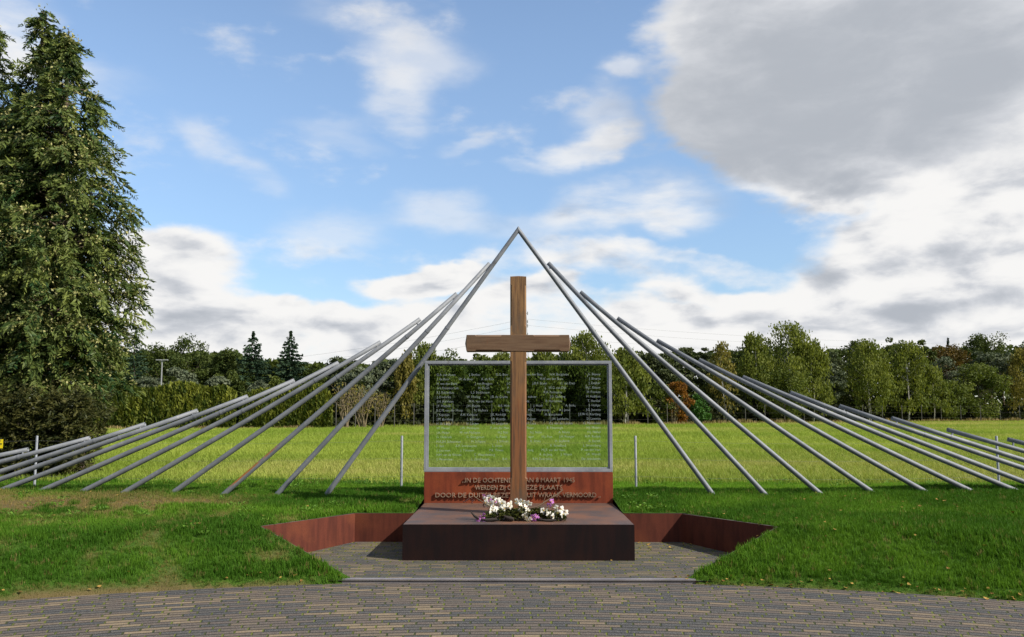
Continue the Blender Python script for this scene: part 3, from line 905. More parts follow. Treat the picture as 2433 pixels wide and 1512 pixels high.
def mass(name, px0, px1, dy, h0, h1, depth, n, leafm, ls=.3, kind='stuff', seed=1, z0=0., tops=None):
    """a far-off belt of foliage that reads as one mass"""
    rng = np.random.RandomState(seed)
    px = rng.uniform(px0, px1, n)
    Y = np.interp(px, [0, 225, 800, 1231, 1460, 2432], [56, 58, 61, 71, 72, 97]) + dy + rng.uniform(0, depth, n)
    X = (px - 1231) / FPX * Y
    hh = h0 + (h1 - h0) * fbm(px, px * 0 + seed, .02, seed)
    if tops: hh = (973 - np.interp(px, *tops) + 22 * (fbm(px, px * 0 + seed, .045, seed) - .5)) / FPX * Y + EYE - ZF
    Z = ZF + z0 + (hh - z0) * rng.uniform(0, 1, n) ** .8
    t = np.clip(vnoise(px, Z, .09, seed + 3) * .7 + rng.uniform(0, .3, n), 0, 1)
    me = leaf_cards(np.c_[X, Y, Z], rng.uniform(.7, 1.4, n) * ls, t, rng, .2, .6, name, LEAF[leafm])
    o = link(name, me); o['kind'] = kind
    return o


mass("forest", 180, 2520, 14, 4.2, 6.6, 4, 60000, 'oak', .55, seed=3, tops=([180, 330, 560, 740, 1000, 1200, 1450, 1700, 1850, 2100, 2520], [845, 838, 842, 868, 858, 852, 846, 840, 826, 832, 822]))
mass("undergrowth", 760, 2520, 1.5, 1.2, 3.4, 3.5, 34000, 'dark', .38, seed=5)


def build_added_woods():
    """unseen ring of foliage added behind where one stands, to dim the sky on everything facing it"""
    rng = np.random.RandomState(13); n = 26000
    a = np.radians(rng.uniform(112, 262, n)); r = rng.uniform(17, 24, n)
    z = 14 * rng.uniform(0, 1, n) ** .8 * (.72 + .28 * np.sin(a * 9) * np.cos(a * 4 + 1))
    P = np.c_[np.sin(a) * r, np.cos(a) * r, z]
    o = link("added_woods", leaf_cards(P, rng.uniform(.7, 1.3, n), rng.uniform(0, 1, n), rng, 0, .6, "added_woods", LEAF['oak'])); o['kind'] = 'stuff'


build_added_woods()  # out of view, added to hold back light from behind


def build_fringe():
    rng = np.random.RandomState(9); n = 9000
    px = rng.uniform(200, 2500, n)
    Y = np.interp(px, [0, 225, 800, 1231, 1460, 2432], [56, 58, 61, 71, 72, 97]) - 2.2 + rng.uniform(-.6, .8, n)
    X = (px - 1231) / FPX * Y
    h = rng.uniform(.15, .5, n) * np.where(px < 1000, .6, 1) * (.4 + .9 * vnoise(px, px * 0, .03, 4))
    me = leaf_cards(np.c_[X, Y, ZF + h * .45], h, rng.uniform(0, 1, n), rng, 0, .16, "fringe_grass", LEAF['tan'], np.tile((0., 0, 1), (n, 1)))
    o = link("fringe_grass", me); o['kind'] = 'stuff'


build_fringe()


def build_hedge(name, px0, px1, top, label, seed, n):
    """clipped row of golden thuja: upright sprays on a lumpy front"""
    rng = np.random.RandomState(seed)
    x0 = aty(px0, 973, yfar(px0) - 1).x; x1 = aty(px1, 973, yfar(px1) - 1).x
    px = rng.uniform(px0, px1, n)
    Y0 = np.interp(px, [0, 225, 800], [56, 58, 61]) - 1.5
    s = rng.uniform(0, 1, n)
    col = np.cos(px / 17.0 + 1.2 * np.sin(px / 43.)) * .5 + .5                       # single shrubs of the row
    Ht = np.interp(px, top[0], top[1]); Ht = (973 - Ht) / FPX * Y0 + EYE - ZF
    Ht = Ht * (.9 + .1 * col) + rng.uniform(-.12, .1, n)
    z = Ht * rng.uniform(0, 1, n) ** .85
    bulge = .55 * np.sqrt(np.clip(1 - (z / Ht) ** 3, 0, 1)) * (.5 + .5 * col)
    Y = Y0 - bulge + rng.uniform(0, .5, n) + 1.2 * rng.uniform(0, 1, n) * (rng.uniform(size=n) < .3)
    X = (px - 1231) / FPX * Y
    t = np.clip(1.5 * (vnoise(px, z * 9, .22, 5) - .28) * (.55 + .45 * col) * np.clip(z / 1.2, .2, 1) + .1 + rng.uniform(-.2, .3, n), 0, 1)
    d = np.c_[rng.normal(size=n) * .4, rng.normal(size=n) * .4 - .5, np.ones(n)]
    o = empty(name, ((x0 + x1) / 2, yfar((px0 + px1) / 2), ZF)); tag(o, label, "hedge")
    P = np.c_[X, Y, z + ZF] - np.array(o.location)
    link("foliage", leaf_cards(P, rng.uniform(.22, .5, n), t, rng, 0, .38, "foliage", LEAF['thuja'], d), o)
    b = MB()
    for q in np.linspace(px0 + 4, px1 - 4, int((px1 - px0) / 22)):
        Yq = yfar(q) - 1.2; xq = aty(q, 973, Yq).x
        b.tube([(xq - o.location.x, Yq - o.location.y, -.05), (xq - o.location.x + .05, Yq - o.location.y, 1.2), (xq - o.location.x, Yq - o.location.y, 2.2)], [.07, .05, .02], 6)
    b.build("stem", M_bark, o)
    return o


build_hedge("conifer_hedge", 215, 562, ([200, 330, 420, 520, 562], [930, 918, 908, 915, 925]), "long golden-green conifer hedge beyond the field, left of the gap", 21, 26000)
build_hedge("conifer_hedge", 572, 790, ([572, 640, 720, 760, 790], [935, 922, 905, 915, 940]), "shorter golden-green conifer hedge beyond the field, right of the gap", 22, 17000)


def bare_shrub(px, H, w, label, seed):
    rng = np.random.RandomState(seed); Y = yfar(px) - 1.6; x = aty(px, 973, Y).x
    b = MB()
    for i in range(16):
        a = rng.uniform(0, 2 * PI); L = H * rng.uniform(.6, 1); r = w * rng.uniform(.2, 1)
        p = Vector((rng.uniform(-.2, .2), rng.uniform(-.2, .2), -.05)); q = Vector((math.cos(a) * r, math.sin(a) * r * .6, L))
        mid = p.lerp(q, .5) + Vector((0, 0, .1 * L))
        b.tube([p, mid, q], [.035, .022, .008], 5)
        for k in range(3):
            s = mid.lerp(q, rng.uniform(0, .7)); e = s + Vector((rng.normal() * .4, rng.normal() * .3, rng.uniform(.3, .8)))
            b.tube([s, e], [.014, .005], 4)
    o = empty("bare_shrub", (x, Y, ZF)); tag(o, label, "shrub")
    b.build("stem", mat_tan, o)
    n = 260
    P = np.c_[rng.normal(size=n) * w * .45, rng.normal(size=n) * w * .3, H * rng.uniform(.35, 1.0, n)]
    link("twig_leaves", leaf_cards(P, rng.uniform(.12, .22, n), rng.uniform(0, 1, n), rng, 0, .5, "twig_leaves", LEAF['birch_y']), o)


mat_tan = mat_flat("dry_stems", (.20, .155, .09), .9)
bare_shrub(822, 3.2, 1.2, "tan leafless shrub at the right end of the hedge", 31)
bare_shrub(862, 3.0, 1.2, "tan leafless shrub, middle one of three left of the glass panel", 32)
bare_shrub(905, 2.4, 1.0, "tan leafless shrub nearest the glass panel, below the left poles", 33)
bare_shrub(1600, 2.2, .9, "bundle of bare stems under the rust-coloured shrub", 34)

# ------------------------------------------------------------------ big cypresses and clipped hedge on the left
M_cyp = mat_leaf("cypress_scale_foliage", (.013, .042, .012), (.185, .215, .052), .16, .5)
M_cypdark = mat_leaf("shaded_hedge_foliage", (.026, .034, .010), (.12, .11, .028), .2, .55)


def sprays(origin, direction, length, tint, rng, nb=13, wid=.030, ln=.14):
    """flat fishbone sprays: arrays of leaf centres, directions and sizes"""
    n = len(origin)
    d = direction / (np.linalg.norm(direction, axis=1)[:, None] + 1e-9)
    side = np.cross(d, np.tile((0, 0, 1.), (n, 1))); side /= np.linalg.norm(side, axis=1)[:, None] + 1e-9
    nrm = np.cross(side, d); tw = rng.normal(size=n)[:, None] * .5
    side = side * np.cos(tw) + nrm * np.sin(tw)
    C = []; D = []; S = []; TT = []
    for i in range(nb * 2 + 1):
        if i == nb * 2: s, sg = 1.0, 0
        else: s, sg = (i // 2 + .5) / nb, (1 if i % 2 else -1)
        drop = np.c_[np.zeros(n), np.zeros(n), -(s ** 2) * .30 * length]
        taper = (1.15 - .75 * s) * (.6 + .8 * min(s * 3, 1))
        dd = d * .75 + side * sg * .75 + np.array((0, 0, -.25)) + rng.normal(size=(n, 3)) * .16
        L = length * .34 * taper * rng.uniform(.7, 1.25, n)
        c = origin + d * (s * length)[:, None] + drop + dd * (L * .42)[:, None]
        C.append(c); D.append(dd); S.append(L); TT.append(np.clip(tint * .75 + s * .22 + rng.normal(size=n) * .12, 0, 1))
    return np.concatenate(C), np.concatenate(D), np.concatenate(S), np.concatenate(TT)


def cypress(px, ytop, Y, prof, label, seed, nbr=430, z_low=1.7, lean=0.):
    rng = np.random.RandomState(seed)
    top = aty(px, ytop, Y); base = top
    zb = .36; H = top.z - zb
    o = empty("cypress_tree", (base.x, Y, zb)); tag(o, label, "tree", "tall cypresses at the left")
    t = z_low / H + (1 - z_low / H) * rng.uniform(0, 1, nbr) ** .92
    t = np.concatenate([t, rng.uniform(.86, .995, 8)])
    nbr = len(t)
    a = np.arange(nbr) * 2.39996 + rng.uniform(-.4, .4, nbr)
    R = np.interp(t * H, prof[0], prof[1]) * rng.uniform(.52, 1.14, nbr)
    R = np.minimum(R, np.interp(t * H, prof[0], prof[1]) * 1.06)
    O = []; D = []; Ls = []; Ti = []
    b = MB()
    b.tube([(0.02 * math.sin(3 * s) + lean * s * s, 0, H * s) for s in np.linspace(0, 1, 12)], [.17 * (1 - s) ** .8 + .012 for s in np.linspace(0, 1, 12)], 8)
    for i in range(nbr):
        ca, sa = math.cos(a[i]), math.sin(a[i])
        if (sa > .75 and rng.uniform() < .4) or (t[i] > .84 and rng.uniform() < .45): continue                 # thinner at the back
        r = R[i]; z0 = t[i] * H; rise = .22 * r
        p0 = np.array((lean * t[i] ** 2, 0, z0 - .1 * r))
        k = max(3, int(r * 9))
        ss = 1 - .62 * rng.uniform(0, 1, k) ** 1.5
        hor = ss * r
        zz = rise * np.sin(ss * 2.4) * 1.2 - .30 * r * ss ** 3
        pts = p0 + np.c_[ca * hor, sa * hor, zz]
        wig = np.clip(rng.normal(size=(k, 3)), -1.2, 1.2) * np.array((.14, .14, .09))
        O.append(pts + wig * min(1, r))
        D.append(np.c_[np.full(k, ca), np.full(k, sa), np.full(k, -.1)] + rng.normal(size=(k, 3)) * .55 + np.c_[np.zeros(k), np.zeros(k), -.55 * ss])
        Ls.append(rng.uniform(.24, .52, k)); Ti.append(np.clip(rng.uniform(-.2, .62) + .35 * (ss - .5) + rng.normal(size=k) * .16, 0, 1))
        if i % 3 == 0 or r > .95:
            q = p0 + np.array((ca * r * .85, sa * r * .85, rise * .75)); mdp = (p0 + q) / 2 + np.array((0, 0, .08 * r))
            b.tube([tuple(p0), tuple(mdp), tuple(q)], [.028, .018, .006], 4)
    C, Dd, S, TT = sprays(np.concatenate(O), np.concatenate(D), np.concatenate(Ls), np.concatenate(Ti), rng)
    link("crown", leaf_cards(C, S, TT, rng, 0, .27, "crown", M_cyp, Dd), o)
    b.build("trunk", M_bark, o)
    # pale clusters of ripe cones on the outer sprays
    tips = np.concatenate(O); rad = np.hypot(tips[:, 0], tips[:, 1])
    sel = (rad > np.interp(tips[:, 2], prof[0], prof[1]) * .62) & (rng.uniform(size=len(tips)) < .42)
    c = tips[sel]
    P = np.repeat(c, 20, 0) + rng.normal(size=(len(c) * 20, 3)) * np.array((.10, .10, .07)) + np.array((0, 0, -.03))
    link("cone_cluster", leaf_cards(P, rng.uniform(.04, .085, len(P)), rng.uniform(0, 1, len(P)), rng, 0, .65, "cone_cluster", M_cone), o)['kind'] = 'stuff'
    return o


M_cone = mat_leaf("ripe_cone_clusters", (.19, .19, .06), (.46, .43, .19), .25, .6)
cypress(103, 25, 20, ([0, 1.6, 3, 5, 6.5, 7.7, 8.75, 9.6, 10.4], [1.4, 1.7, 1.75, 1.55, 1.25, .85, .46, .10, .02]), "tallest bushy cypress with a bent tip, in front at the left", 41)
cypress(168, 72, 19.4, ([0, 1.6, 2.5, 3.4, 4.9, 6.5, 8, 8.7, 9.3, 9.8], [1.15, 1.35, 1.42, 1.68, 1.6, 1.2, .88, .46, .10, .02]), "cypress with a bare brown leader, right one of the left group", 42, lean=-.05)
cypress(-22, 62, 20.5, ([0, 1.6, 3, 5, 6.5, 7.7, 8.75, 9.4, 10.2], [1.5, 1.9, 2.1, 2.0, 1.75, 1.35, .85, .5, .05]), "cypress cut off by the left edge of the picture", 43)


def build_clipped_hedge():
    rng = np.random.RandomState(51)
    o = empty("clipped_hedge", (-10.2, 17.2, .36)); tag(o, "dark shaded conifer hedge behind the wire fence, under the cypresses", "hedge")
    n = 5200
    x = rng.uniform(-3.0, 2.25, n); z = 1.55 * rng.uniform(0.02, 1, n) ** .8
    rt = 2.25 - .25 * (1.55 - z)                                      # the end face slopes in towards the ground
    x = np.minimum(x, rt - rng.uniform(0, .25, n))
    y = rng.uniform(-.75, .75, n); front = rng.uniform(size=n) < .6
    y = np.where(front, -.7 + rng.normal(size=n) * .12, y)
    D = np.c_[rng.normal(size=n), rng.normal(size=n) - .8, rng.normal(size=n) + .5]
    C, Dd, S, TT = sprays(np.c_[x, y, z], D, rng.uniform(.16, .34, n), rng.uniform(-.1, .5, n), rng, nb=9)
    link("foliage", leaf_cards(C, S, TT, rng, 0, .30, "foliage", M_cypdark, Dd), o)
    b = MB()
    for i in range(8):
        xx = -2.8 + i * .65
        b.tube([(xx, 0, -.05), (xx + .05, .05, .8), (xx, 0, 1.5)], [.06, .045, .02], 6)
    b.build("stem", M_bark, o)


build_clipped_hedge()

# ------------------------------------------------------------------ steel recess: retaining walls, strip, plinth
ZT = .39


def retaining(sx, label):
    o = empty("retaining_wall", (sx * 2.2, 10.4, 0)); tag(o, label, "wall", "steel walls of the recess")
    ox, oy = o.location.x, o.location.y

    def plate(name, a, b, za0, za1, zb0, zb1, th):
        """upright steel plate from a to b, its inner face on the line a-b"""
        ax, ay = a; bx, by = b
        nx, ny = -(by - ay), bx - ax; l = math.hypot(nx, ny); nx, ny = nx / l * th, ny / l * th
        m = MB()
        V = [m.bm.verts.new((px - ox, py - oy, pz)) for px, py, pz in
             ((ax, ay, za0), (bx, by, zb0), (bx + nx, by + ny, zb0), (ax + nx, ay + ny, za0), (ax, ay, za1), (bx, by, zb1), (bx + nx, by + ny, zb1), (ax + nx, ay + ny, za1))]
        for q in ((0, 1, 2, 3), (4, 5, 6, 7), (0, 1, 5, 4), (1, 2, 6, 5), (2, 3, 7, 6), (3, 0, 4, 7)):
            m.mi = 1 if q[0] == 4 else 0
            m.face([V[i] for i in q])
        return m.build(name, [M_wall, M_rim], o)
    s = sx
    plate("rear_plate", (s * 1.283, 11.0), (s * 2.0, 11.0), -.1, ZT, -.1, ZT, .035 * s)
    plate("wing_plate", (s * 2.0, 11.0), (s * 2.8, 9.8), -.1, ZT - .002, -.1, ZT - .002, .035 * s)
    plate("front_plate", (s * 2.8, 9.8), (s * 1.63, 8.87), -.1, ZT - .004, -.1, .012, .012 * s)
    return o


retaining(-1, "rust-red steel wall of the recess left of the plinth, sunlit")
retaining(1, "rust-red steel wall of the recess right of the plinth, mostly in shadow")
MB().box(-1.72, 1.72, 8.81, 8.868, -.1, .014, .003).build("edging_strip", M_edge)
tag(bpy.data.objects["edging_strip"], "narrow grey steel edging strip between the plaza and the recess", "edging")

pl = empty("memorial_plinth", (0, 9.95, 0)); tag(pl, "low rust-brown steel plinth with raised rear wall lettered in Dutch", "plinth")
b = MB()
BX, BY0, BY1 = 1.28, 9.95, 12.27
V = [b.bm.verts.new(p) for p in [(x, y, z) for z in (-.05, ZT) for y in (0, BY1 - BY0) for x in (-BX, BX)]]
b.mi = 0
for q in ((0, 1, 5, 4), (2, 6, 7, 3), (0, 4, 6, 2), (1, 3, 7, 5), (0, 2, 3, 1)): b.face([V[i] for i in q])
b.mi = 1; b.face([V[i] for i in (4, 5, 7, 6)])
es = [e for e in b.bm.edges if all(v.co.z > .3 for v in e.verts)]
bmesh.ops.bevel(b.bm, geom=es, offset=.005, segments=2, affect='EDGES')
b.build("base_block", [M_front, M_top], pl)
PY = BY1 - .06                                        # face of the inscription wall
b = MB(); b.box(-1.287, 1.287, PY + .003 - BY0, BACK - BY0, ZT - .2, .802, .003)
b.build("inscription_wall", M_panel, pl)


def text_mesh(jobs, name, m, parent, origin, ext=0., thin=-.009):
    """jobs: (string, px_left or None, px_right or None, py_baseline, cap height, face y); one mesh of all the lettering"""
    dg = bpy.context.evaluated_depsgraph_get()
    Vs = []; Fs = []; k = 0
    for txt, pl_, pr_, pyb, cap, Y in jobs:
        cu = bpy.data.curves.new("t", 'FONT'); cu.body = txt; cu.size = 1; cu.extrude = 0; cu.resolution_u = 2; cu.offset = thin
        ob = bpy.data.objects.new("t", cu); COL.objects.link(ob); dg.update()
        me = ob.evaluated_get(dg).to_mesh()
        co = np.array([v.co[:] for v in me.vertices]) if len(me.vertices) else np.zeros((0, 3))
        fa = [tuple(p.vertices) for p in me.polygons]
        ob.evaluated_get(dg).to_mesh_clear()
        COL.objects.unlink(ob); bpy.data.objects.remove(ob); bpy.data.curves.remove(cu)
        if not len(co): continue
        h = 0.73
        x0, x1 = co[:, 0].min(), co[:, 0].max()
        sy = cap / h; sx = sy * .90
        A = aty(pl_ if pl_ is not None else pr_, pyb, Y)
        if pl_ is not None and pr_ is not None: sx = (aty(pr_, pyb, Y).x - A.x) / (x1 - x0)
        xx = A.x + (co[:, 0] - x0) * sx if pl_ is not None else A.x - (x1 - co[:, 0]) * sx
        zz = A.z + co[:, 1] * sy
        f0 = np.c_[xx, np.full(len(xx), Y), zz] - np.array(origin)
        if ext:
            f1 = f0 + np.array((0, ext, 0)); n = len(f0)
            edge = {}
            for f in fa:
                for i in range(len(f)):
                    e = (f[i], f[(i + 1) % len(f)]); edge[e] = 1
            Vs += f0.tolist() + f1.tolist()
            Fs += [tuple(i + k for i in f) for f in fa]
            Fs += [(e[1] + k, e[0] + k, e[0] + n + k, e[1] + n + k) for e in edge if (e[1], e[0]) not in edge]
            k += 2 * n
        else:
            Vs += f0.tolist(); Fs += [tuple(i + k for i in f) for f in fa]; k += len(f0)
    me = bpy.data.meshes.new(name); me.from_pydata(Vs, [], Fs); me.update()
    for q in (m if isinstance(m, (list, tuple)) else [m]): me.materials.append(q)
    return link(name, me, parent)


cap = .066
YL = PY - .024
jobs = [('„IN DE OCHTEND', 1098, 1218, 1145.5, cap, YL), ('VAN 8 MAART 1945', 1238, 1365, 1145.0, cap, YL),
        ('WERDEN ZIJ OP', 1128, 1222, 1163, cap, YL), ('DEZE PLAATS', 1238, 1336, 1162.5, cap, YL),
        ('DOOR DE DUITSE BEZETTER', 1034, 1246, 1181.0, cap, YL), ('UIT WRAAK VERMOORD „', 1252, 1427, 1180.5, cap, YL)]
lt = text_mesh(jobs, "lettering", M_letter, pl, pl.location, ext=.016, thin=-.002)

# ------------------------------------------------------------------ glass panel with the engraved names
gp = empty("glass_name_panel", (0, 12.29, .80)); tag(gp, "large clear glass panel engraved with names in a grey steel frame", "memorial panel")
FX0, FX1, FZ0, FZ1, FY0, FY1 = -1.296, 1.290, .806, 2.326, 12.245, 12.335
fw = .042


def rail(x0, x1, z0, z1, ins):
    """two-stepped rail: an outer box and a thinner bead on its inner side"""
    m = MB(); ox, oy, oz = gp.location
    m.box(x0, x1, FY0 - oy, FY1 - oy, z0 - oz, z1 - oz, .003)
    (bx0, bx1, bz0, bz1) = ins
    m.box(bx0, bx1, FY0 + .018 - oy, FY1 - .02 - oy, bz0 - oz, bz1 - oz, .002)
    return m.build("frame_rail", M_frame, gp)


bd = .017
rail(FX0, FX1, FZ1 - fw, FZ1, (FX0 + fw, FX1 - fw, FZ1 - fw - bd, FZ1 - fw - .0015))
rail(FX0, FX1, FZ0, FZ0 + fw, (FX0 + fw, FX1 - fw, FZ0 + fw + .0015, FZ0 + fw + bd))
rail(FX0, FX0 + fw - .0005, FZ0 + fw + .0008, FZ1 - fw - .0008, (FX0 + fw + .001, FX0 + fw + bd, FZ0 + fw + bd + .001, FZ1 - fw - bd - .001))
rail(FX1 - fw + .0005, FX1, FZ0 + fw + .0008, FZ1 - fw - .0008, (FX1 - fw - bd, FX1 - fw - .001, FZ0 + fw + bd + .001, FZ1 - fw - bd - .001))
m_ = MB(); oz = gp.location.z; gi = fw + bd - .006
m_.box(FX0 + gi, FX1 - gi, .0, .010, FZ0 + gi - oz, FZ1 - gi - oz)
pane = m_.build("glass_pane", M_glass, gp)
NAMES = [
    [('G.A. van Assen', 355), ('J. Beekes', 680), ('G.G. Beer', 952), ('van den Berg', -1423), ('N.H. Bergsteijn', 1495), ('G. Blaauw', -2006)],
    [('J. de Boer', 355), ('W. de Boer', 575), ('A. du Bois', 803), ('W.', 1058), ('M.A. van den Born', 1398), ('J. Braams', -2006)],
    [('H. van den Brink', 355), ('J. van Bruggen', 738), ('J.C.', 1060), ('J.D.F. Bryan', 1320), ('C. van Dam', 1603), ('J. Dekker', -2006)],
    [('J.H. Dommerholt', 355), ('H. Drost', 775), ('P.', 1068), ('W.G. van Dijk', 1483), ('H.C. Edauw', -2006)],
    [('R.J. Edelenbos', 355), ('L.S. Eenkhoorn', 700), ('W.', 1060), ('R.A. Formanoy', 1435), ('H. Franken', -2006)],
    [('J. Frederiks', 355), ('W. Frieling', 655), ('J.B. de Goede', 897), ('enboer', -1363), ('J.G. Guttling', 1495), ('H. Hadders', -2006)],
    [('J.H. Harmsen', 355), ('M.H. van der Harst', 680), ('nk', -1290), ('B. Hartemink', 1455), ('T. Hartlief', -2006)],
    [('J.F. Haytink', 352), ('J.H. Heijen', 655), ('A.E. Hick', 973), ('J. Hoek', 1330), ('A. Hoks', 1653), ('S. Holtjer', -2008)],
    [('B.C.M. van der Hoop', 352), ('N. Huibers', 733), ('C. Hu', 1010), ('H.G.J. Huyskamp', 1278), ('A.J. Janse', 1590), ('J.G. Joosten', -2008)],
    [('J. Kapteijn', 352), ('A.H. Kattouw', 592), ('J.R. Kerkdijk', 897), ('mps', -1312), ('H. Koopmans', 1448), ('J.E.W.G. Kortlang', -2008)],
    [('J.M. Kortlang', 352), ('L. Kremer', 660), ('J.R. Kröttje', 905), ('Kuijper', -1357), ('J.H. Lamberts', 1513), ('D. Lammes', -2008)],
    [('H. de Lange', 352), ('H. Langen', 655), ('H. Langevoo', 917), ('H. Leus', 1263), ('C.J. van der Linden', 1490), ('G. Mannessen', -2008)],
    [('W. Mantel', 352), ('J.W. Matthijsse', 592), ('P. van der Mee', 897), ('Meijer', -1335), ('B. Meijeringh', 1467), ('H.J. Meijers', -2008)],
    [('J.A. Meijer', 352), ('W. van Mullegen', 583), ('H.J. Nab', 973), ('A.J. Nales', 1295), ('A. Nauta', 1583), ('H.J. Nikkel', -2008)],
    [('G. Oldersek', 352), ('G. Oortgiesen', 655), ('L. Piette', 960), ('eger', -1335), ('H.J. Post', 1415), ('J.H. Prenger', 1590), ('H.M. Rodink', -2008)],
    [('H.A.J.H. Schuurman', 352), ('H. Schipper', 705), ('J. Schoon', 960), ('K. Schra', 1300), ('H. Seyffardt', 1550), ('A. Slurink', -2008)],
    [('F. Spit', 352), ('A.P. Smitshuyzen', 545), ('L. Stroo', 917), ('A. Streefland', 1497), ('J. Stroomberg', -2008)],
    [('J. Suurvoet', 352), ('J. Tolussen', 592), ('P.K. Tinnes', 887), ('burg', -1330), ('M.J.F. van der Veen', 1413), ('P. van der Veer', -2008)],
    [('H.M. van de Wende', 352), ('C. Waardenburg', 733), ('A. de Jong', 1390), ('J. Woom', 1605), ('J.K. Wondt', -2008)],
    [('J. Woertman', 352), ('L. Zandbergen', 705), ('B.H.', 1020), ('R.H. Zwarteling', 1325), ('Een onbekende', -2008)],
]
jobs = []
for r, row in enumerate(NAMES):
    pyb = (1300 + (275 + r * 44.9) / 2.703) / 1.5724
    for txt, xz in row:
        px = (1500 + abs(xz) / 2.703) / 1.5724
        jobs.append((txt, px if xz > 0 else None, None if xz > 0 else px, pyb - (px - 1231) * .004, .0345, 12.286))
text_mesh(jobs, "engraved_names", M_etch, pane, gp.location)

# ------------------------------------------------------------------ cross
cr = empty("memorial_cross", (0, 11.0, ZT)); tag(cr, "tall weathered wooden cross standing on the steel plinth", "cross")


def cham_beam(m, L, w, y0, y1, stops, tip, f, both):
    """squared beam along its own axis with stop-chamfered edges and pyramid ends; f maps (along, across, y)"""
    c = .020
    prof = []
    st = [0.]
    for a, b_ in stops: st += [a, a + .022, b_ - .022, b_]
    st.append(L)
    on = [0.]
    for a, b_ in stops: on += [0., c, c, 0.]
    on.append(0.)
    rings = []
    for t, k in zip(st, on):
        k = max(k, .003); h = w / 2
        rings.append([f(t, -h + k, y0), f(t, h - k, y0), f(t, h, y0 + k), f(t, h, y1 - k), f(t, h - k, y1), f(t, -h + k, y1), f(t, -h, y1 - k), f(t, -h, y0 + k)])
    ym = (y0 + y1) / 2

    def cap_(ring, t):
        return [tuple(np.array(p) * .02 + np.array(f(t, 0, ym)) * .98) for p in ring]
    if tip: rings.append(cap_(rings[-1], L + tip))
    if both: rings.insert(0, cap_(rings[0], -tip))
    m.loft(rings, True, True, smooth=False)


w = .200
zt = aty(1231, 659, 11.0).z - ZT
za0, za1 = aty(1231, 835, 11.).z - ZT, aty(1231, 796.5, 11.).z - ZT
m_ = MB()
cham_beam(m_, zt, w, -.10, .10, [(.42, za0 - .11), (za1 + .10, zt - .09)], .022, lambda t, a, y: (a, y, t), False)
m_.build("upright_post", M_woodz, cr)
m_ = MB()
xa = -.640 + .0
cham_beam(m_, 1.268, za1 - za0, -.106, .106, [(.10, .45), (.82, 1.17)], .024, lambda t, a, y: (xa + t, y, (za0 + za1) / 2 + a), True)
m_.build("cross_arm", M_woodx, cr)

# ------------------------------------------------------------------ fan of steel poles
LP = [((775, 1175), (1231, 545)), ((655, 1177), (1163, 625)), ((532, 1173), (1085, 697)), ((410, 1170), (998, 757)), ((297, 1168), (904, 812)), ((200, 1165), (804, 861)), ((110, 1160), (699, 903)),
      ((10, 1161), (588, 941)), ((-80, 1166), (469, 975)), ((-123, 1160), (345, 1007)), ((-235, 1160), (213, 1040)), ((-376, 1160), (67, 1067))]
RP = [((1695, 1177), (1231, 545)), ((1822, 1179), (1302, 624)), ((1950, 1174), (1378, 693)), ((2075, 1171), (1466, 755)), ((2202, 1170), (1560, 808)), ((2312, 1169), (1660, 854)), ((2425, 1170), (1764, 895)),
      ((2495, 1168), (1877, 932)), ((2598, 1168), (1994, 964)), ((2668, 1168), (2118, 993)), ((2779, 1168), (2250, 1020)), ((2900, 1168), (2394, 1043))]
ORD = ['innermost', 'second', 'third', 'fourth', 'fifth', 'sixth', 'seventh', 'eighth', 'ninth', 'tenth', 'eleventh', 'twelfth']


def build_poles(rows, side):
    for i, (bp, tp) in enumerate(rows):
        A = aty(*bp, 12.34); B = aty(*tp, 12.46)
        d = (B - A).normalized(); L = (B - A).length
        A2 = A - d * .28
        lab = f"{'long' if i < 5 else 'low'} grey steel pole, {ORD[i]} of the {side} fan counted from the peak"
        if side == 'left' and i == 2: lab = "grey steel pole stained orange with rust near its foot, third of the left fan"
        if i == 0: lab = f"longest grey steel pole on the {side}, meeting its twin at the peak"
        o = empty("steel_pole", A); tag(o, lab, "pole", "slanting poles of the memorial fan")
        r0, r1 = .0355, .0305
        n = 14; sg = 1 if side == 'left' else -1
        j = L * (.70 + .04 * ((i * 7) % 5 - 2))
        u = Vector((-d.z * sg, 0, d.x * sg)).normalized() if True else None
        v = d.cross(u).normalized()

        def ring(t, r, cut=False):
            c = A2 + d * t - A
            R = []
            for k in range(n):
                p = c + (u * math.cos(2 * PI * k / n) + v * math.sin(2 * PI * k / n)) * r
                if cut:                                    # mitred where the two meet at the peak
                    q = (0 - .0 - (p.x + A.x)) / d.x
                    p = p + d * q
                R.append(p)
            return R
        tot = L + .28
        m = MB()
        m.loft([ring(0, r0), ring(.28 + j, r0 - .002), ], True, True)
        m.build("lower_tube", M_galv_rust if (side == 'left' and i == 2) else M_galv, o)
        m = MB()
        if i == 0:
            m.loft([ring(.28 + j + .001, r1 + .0015), ring(tot - .12, r1), ring(tot, r1, True)], True, True)
        else:
            # open end: a wall and a dark bore
            m.loft([ring(.28 + j + .001, r1 + .0015), ring(tot, r1), ring(tot, r1 - .006), ring(tot - .15, r1 - .006)], True, True, smooth=True)
        m.build("upper_tube", M_galv, o)
        m = MB(); m.loft([ring(.28 + j - .012, r0 + .0008), ring(.28 + j + .014, r0 + .0004)], True, True); m.build("joint_collar", M_galv, o)
        if i > 0:
            # short stub welding the pole's end to its neighbour
            a2, b2 = aty(*rows[i - 1][0], 12.34), aty(*rows[i - 1][1], 12.46)
            p = B - d * .075; e = (b2 - a2).normalized(); q = a2 + e * (p - a2).dot(e)
            m = MB(); m.tube([p - A, q - A], [.013, .013], 8); m.build("joining_stub", M_galv, o)


build_poles(LP, 'left'); build_poles(RP, 'right')

